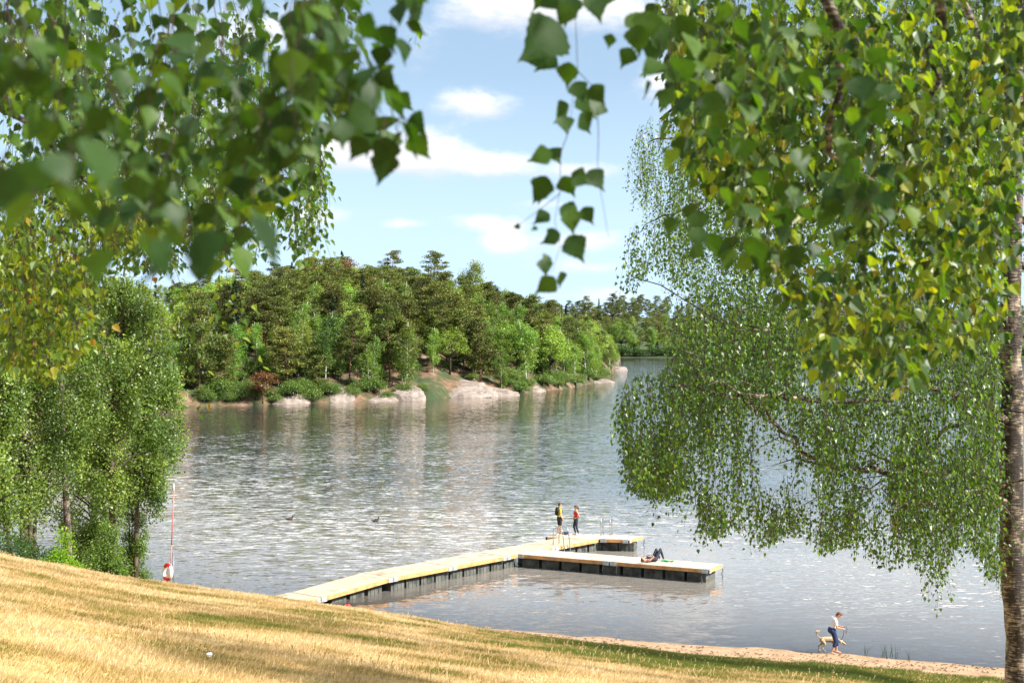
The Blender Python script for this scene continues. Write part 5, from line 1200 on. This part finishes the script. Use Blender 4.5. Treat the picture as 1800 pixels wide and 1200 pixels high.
wk = remesh(mb, 'person', M['skin'], .0085); wz = gz(wx, wy); wk.location = (wx, wy, max(wz, 0)); top(wk, 'barefoot person in a white t-shirt and blue cropped trousers walking a dog on the beach', 'person')
hairpiece(J, ax, M['hair_red'], wk); eyes(J, ax, wk); remesh(torso_cloth(J, 1.16, .62, -.06, fem=True), 't_shirt', M['white'], .012, wk, 2); remesh(leg_cloth(J, 1, .42, 1.18), 'cropped_trousers', M['navy'], .012, wk, 2)
# dog
d = MB(); d.capsule((-.27, 0, .50), (.0, 0, .50), .105, .115); d.capsule((.0, 0, .50), (.24, 0, .50), .12, .13); d.ball((-.12, 0, .55), (.2, .09, .07)); d.ball((.2, 0, .46), (.13, .10, .15))
d.capsule((.28, 0, .54), (.47, .0, .43), .085, .065); d.ball((.52, 0, .41), (.085, .068, .072)); d.capsule((.56, 0, .385), (.70, 0, .30), .045, .03); d.capsule((.56, 0, .36), (.66, 0, .285), .03, .02)
for s in (-1, 1): d.capsule((.48, s * .06, .44), (.49, s * .085, .34), .028, .02)
for (hx, s, kx, kz, ax_, az, fx, fz) in [(-.30, 1, -.24, .33, -.42, .22, -.40, .03), (-.28, -1, -.18, .32, -.30, .20, -.22, .03)]:
    d.capsule((hx, s * .07, .46), (kx, s * .08, kz), .085, .05); d.capsule((kx, s * .08, kz), (ax_, s * .075, az), .045, .026); d.capsule((ax_, s * .075, az), (fx, s * .075, fz + .02), .026, .022); d.ball((fx + .03, s * .075, fz), (.05, .03, .028))
for (sx, s, ex, ez, fx) in [(.24, 1, .25, .26, .34), (.24, -1, .22, .25, .18)]:
    d.capsule((sx, s * .08, .44), (ex, s * .085, ez), .055, .032); d.capsule((ex, s * .085, ez), (fx, s * .085, .05), .03, .022); d.ball((fx + .03, s * .085, .03), (.05, .03, .028))
d.capsule((-.36, 0, .55), (-.48, 0, .66), .03, .02); d.capsule((-.48, 0, .66), (-.52, 0, .76), .022, .028); d.ball((-.49, 0, .82), (.075, .04, .06)); d.ball((-.42, 0, .85), (.05, .035, .045))
dog = remesh(d, 'dog', M['dog'], .011, None, 2); dx = (1457 - 900) / F * 54.9; dog.location = (dx, 54.9, -.01); dog.scale = (.92,) * 3; top(dog, 'sandy coloured dog with a curled tail sniffing along the waterline', 'dog')
n_ = MB().ball((.722, 0, .29), (.02, .018, .016)).obj('nose', M['dogdark'], None, True); n_.parent = dog
for s in (-1, 1): e = MB().ball((.575, s * .042, .43), .011).obj('eye', M['dogdark'], None, True); e.parent = dog
hw = Vector(wk.location) + V_((.42, 0, 1.0)); dn_ = Vector(dog.location) + V_((.40, 0, .48))
lz = MB(); lz.tube([hw, hw + V_((.0, .02, -.18)), hw + V_((.03, .2, -.35)), dn_ + V_((.06, -.1, -.02)), dn_], .009, 6); lz.tube([hw + V_((-.02, 0, .0)), hw + V_((.1, 0, .06)), hw + V_((.12, 0, -.1)), hw + V_((.09, 0, -.26)), hw + V_((.05, 0, -.1)), hw], .009, 6)
top(lz.obj('dog_leash', M['black'], None, True), 'dark leash looped in the hands of the dog walker', 'leash')
# tiny figure on the point
J = stand(1.75); mb, ax = body(J); o = remesh(mb, 'person', M['black'], .03, None, 1); yy_ = 508.; o.location = ((1089 - 900) / F * yy_, yy_, .55); top(o, 'tiny dark figure on the outermost rock of the wooded point', 'person')

# ------------------------------------------------------------------ lifebuoy post
M['buoyred'] = plain('buoyred', (.62, .02, .015), .45, var=.05, bump=0); M['buoywhite'] = plain('buoywhite', (.78, .74, .68), .5, var=.04, bump=0); M['polered'] = plain('polered', (.5, .17, .18), .5, var=.1, bump=0); M['post'] = plain('post', (.16, .17, .17), .5, .5)
RY = 52.0; rc = px(296, 1004, RY); zb = gz(rc.x, RY)
st = empty('lifebuoy_stand', 'dark metal post with a pale back plate holding the lifebuoy by the lawn brow', 'stand', (rc.x + .16, RY + .1, zb))
MB().tube([(0, 0, -.3), (0, 0, px(0, 968, RY).z - zb)], .03, 8).obj('post', M['post'], st, True, world=False)
ry = Matrix.Rotation(R(-48), 3, 'Z')
MB().box((-.12, -.06, rc.z - zb), (.34, .02, .42), ry).obj('back_plate', M['buoywhite'], st, world=False)
def ring_seg(a0, a1, n=12, R_=.265, r_=.068):
    return [V_((R_ * math.cos(a), 0, R_ * math.sin(a))) for a in np.linspace(a0, a1, n)], r_
ro = empty('lifebuoy', 'red and white lifebuoy ring hanging on its post at the brow of the lawn', 'lifebuoy', rc - V_((0, .12, 0))); ro.rotation_euler = (R(-4), 0, R(-48))
for k in range(4):
    pts, r_ = ring_seg(R(50 + 90 * k), R(140 + 90 * k)); c = MB().tube(pts, r_ + (.001 * (k % 2)), 14).obj('ring_segment', M['buoyred'] if k % 2 == 0 else M['buoywhite'], ro, True, world=False)
gr = MB(); gr.tube([V_((.36 * math.cos(a) * (1 - .06 * abs(math.sin(2 * (a + R(40))))), 0, .36 * math.sin(a) * (1 - .06 * abs(math.sin(2 * (a + R(40))))))) for a in np.linspace(0, 2 * math.pi, 41)], .009, 5); gr.obj('grab_line', M['buoywhite'], ro, True, world=False)
p_ = MB(); b0 = px(299.5, 1010, RY + .25); b1 = px(306, 850, RY + .25); p_.tube([b0, b0.lerp(b1, .33)], .022, 8, mi=0); p_.tube([b0.lerp(b1, .33), b0.lerp(b1, .9)], .021, 8, mi=0); p_.tube([b0.lerp(b1, .9), b1], .023, 8, mi=1)
top(p_.obj('rescue_pole', [M['polered'], M['buoywhite']], None, True), 'long slanting red and white rescue pole rising from the lifebuoy post', 'pole')
# buoys, ball
def buoy(x, y, lab, s=1.0, z=0.):
    Y_ = H * F / (y - HZ); c = px(x, y, Y_); c.z = z; o = empty('marker_buoy', lab, 'buoy', c)
    MB().ball((0, 0, .12 * s), (.17 * s, .17 * s, .16 * s), None, 16, 12).obj('float', M['buoyred'], o, True, world=False); MB().tube([(0, 0, -.1), (0, 0, .33 * s), (0, 0, .36 * s)], [.03, .03, .01], 8).obj('spindle', M['dark'], o, True, world=False)
buoy(1573, 922, 'bright red buoy on the water behind the birch branches at the right', 1.25)
buoy(611, 1072, 'red buoy in the shallows just over the lawn brow below the jetty root', 1.0, .0)
# ducks
M['duck'] = plain('duck', (.035, .028, .022), .7)
for i, (x, y) in enumerate([(509, 913), (660, 916)]):
    Y_ = H * F / (y - HZ); c = px(x, y, Y_); d = MB(); d.ball((0, 0, .04), (.19, .09, .08)); d.capsule((-.15, 0, .06), (-.25, 0, .1), .04, .015); d.capsule((.12, 0, .06), (.17, 0, .2), .045, .032); d.ball((.19, 0, .23), (.052, .038, .042)); d.capsule((.22, 0, .225), (.28, 0, .21), .018, .012)
    o = remesh(d, 'duck', M['duck'], .013, None, 2); o.location = (c.x, Y_, 0); o.scale = (1.15,) * 3; top(o, ['dark duck swimming in the open water left of the other', 'small dark duck swimming above the middle of the jetty'][i], 'duck', 'ducks on the lake')
# paper scrap on the lawn
ypix = 1162; Ys_ = 16.; 
for k in range(60):
    Yt = 11 + k * .5
    if H - (ypix - HZ) / F * Yt < gz((368 - 900) / F * Yt, Yt): Ys_ = Yt; break
c = px(368, 1160, Ys_); s = MB(); s.ball((0, 0, 0), (.045, .035, .028), None, 12, 9); v = s.v[-1]; s.v[-1] = v * (1 + (rng.random((len(v), 1)) - .5) * .5)
o = s.obj('paper_scrap', M['white']); o.location = (c.x, Ys_, gz(c.x, Ys_) + .07); top(o, 'small crumpled white paper lying in the dry grass', 'litter')
# sedge stems in the shallows near the tree
for i, (x, y) in enumerate([(1520, 1150), (1552, 1152), (1558, 1156), (1568, 1150), (1575, 1156), (1598, 1164)]):
    Y_ = H * F / (y - HZ) - .2; c = px(x, y, Y_); mb = MB()
    for k in range(4): a = rng.normal(0, .12, 2); mb.tube([(rng.normal(0, .05), 0, -.05), (a[0] * .3, a[1] * .3, .25), (a[0], a[1], rng.uniform(.35, .6))], [.008, .006, .002], 4)
    o = mb.obj('sedge_tuft', M['leaf_darkshrub']); o.location = (c.x, Y_, max(gz(c.x, Y_), 0)); top(o, 'thin sedge stems standing at the water edge on the beach right of the dog walker', 'plant', 'sedge stems at the beach edge')
# drift debris on the sand
mb = MB()
for i in range(900):
    x = rng.uniform(-3, 20); d_ = abs(rng.normal(0, 1)) * .55 + rng.choice([.4, 1.6, 2.6]); y = float(shoreY(x)) - d_; 
    if vnoise(x * .6, y * 1.4, 91) < .42: continue
    a = rng.uniform(0, 3.14); l = rng.uniform(.02, .14); mb.box((x, y, gz(x, y) + .035), (l, rng.uniform(.01, .04), .015), Matrix.Rotation(a, 3, 'Z'), a=rng.random())
mb.obj('drift_debris', M['twig'], kind='stuff')
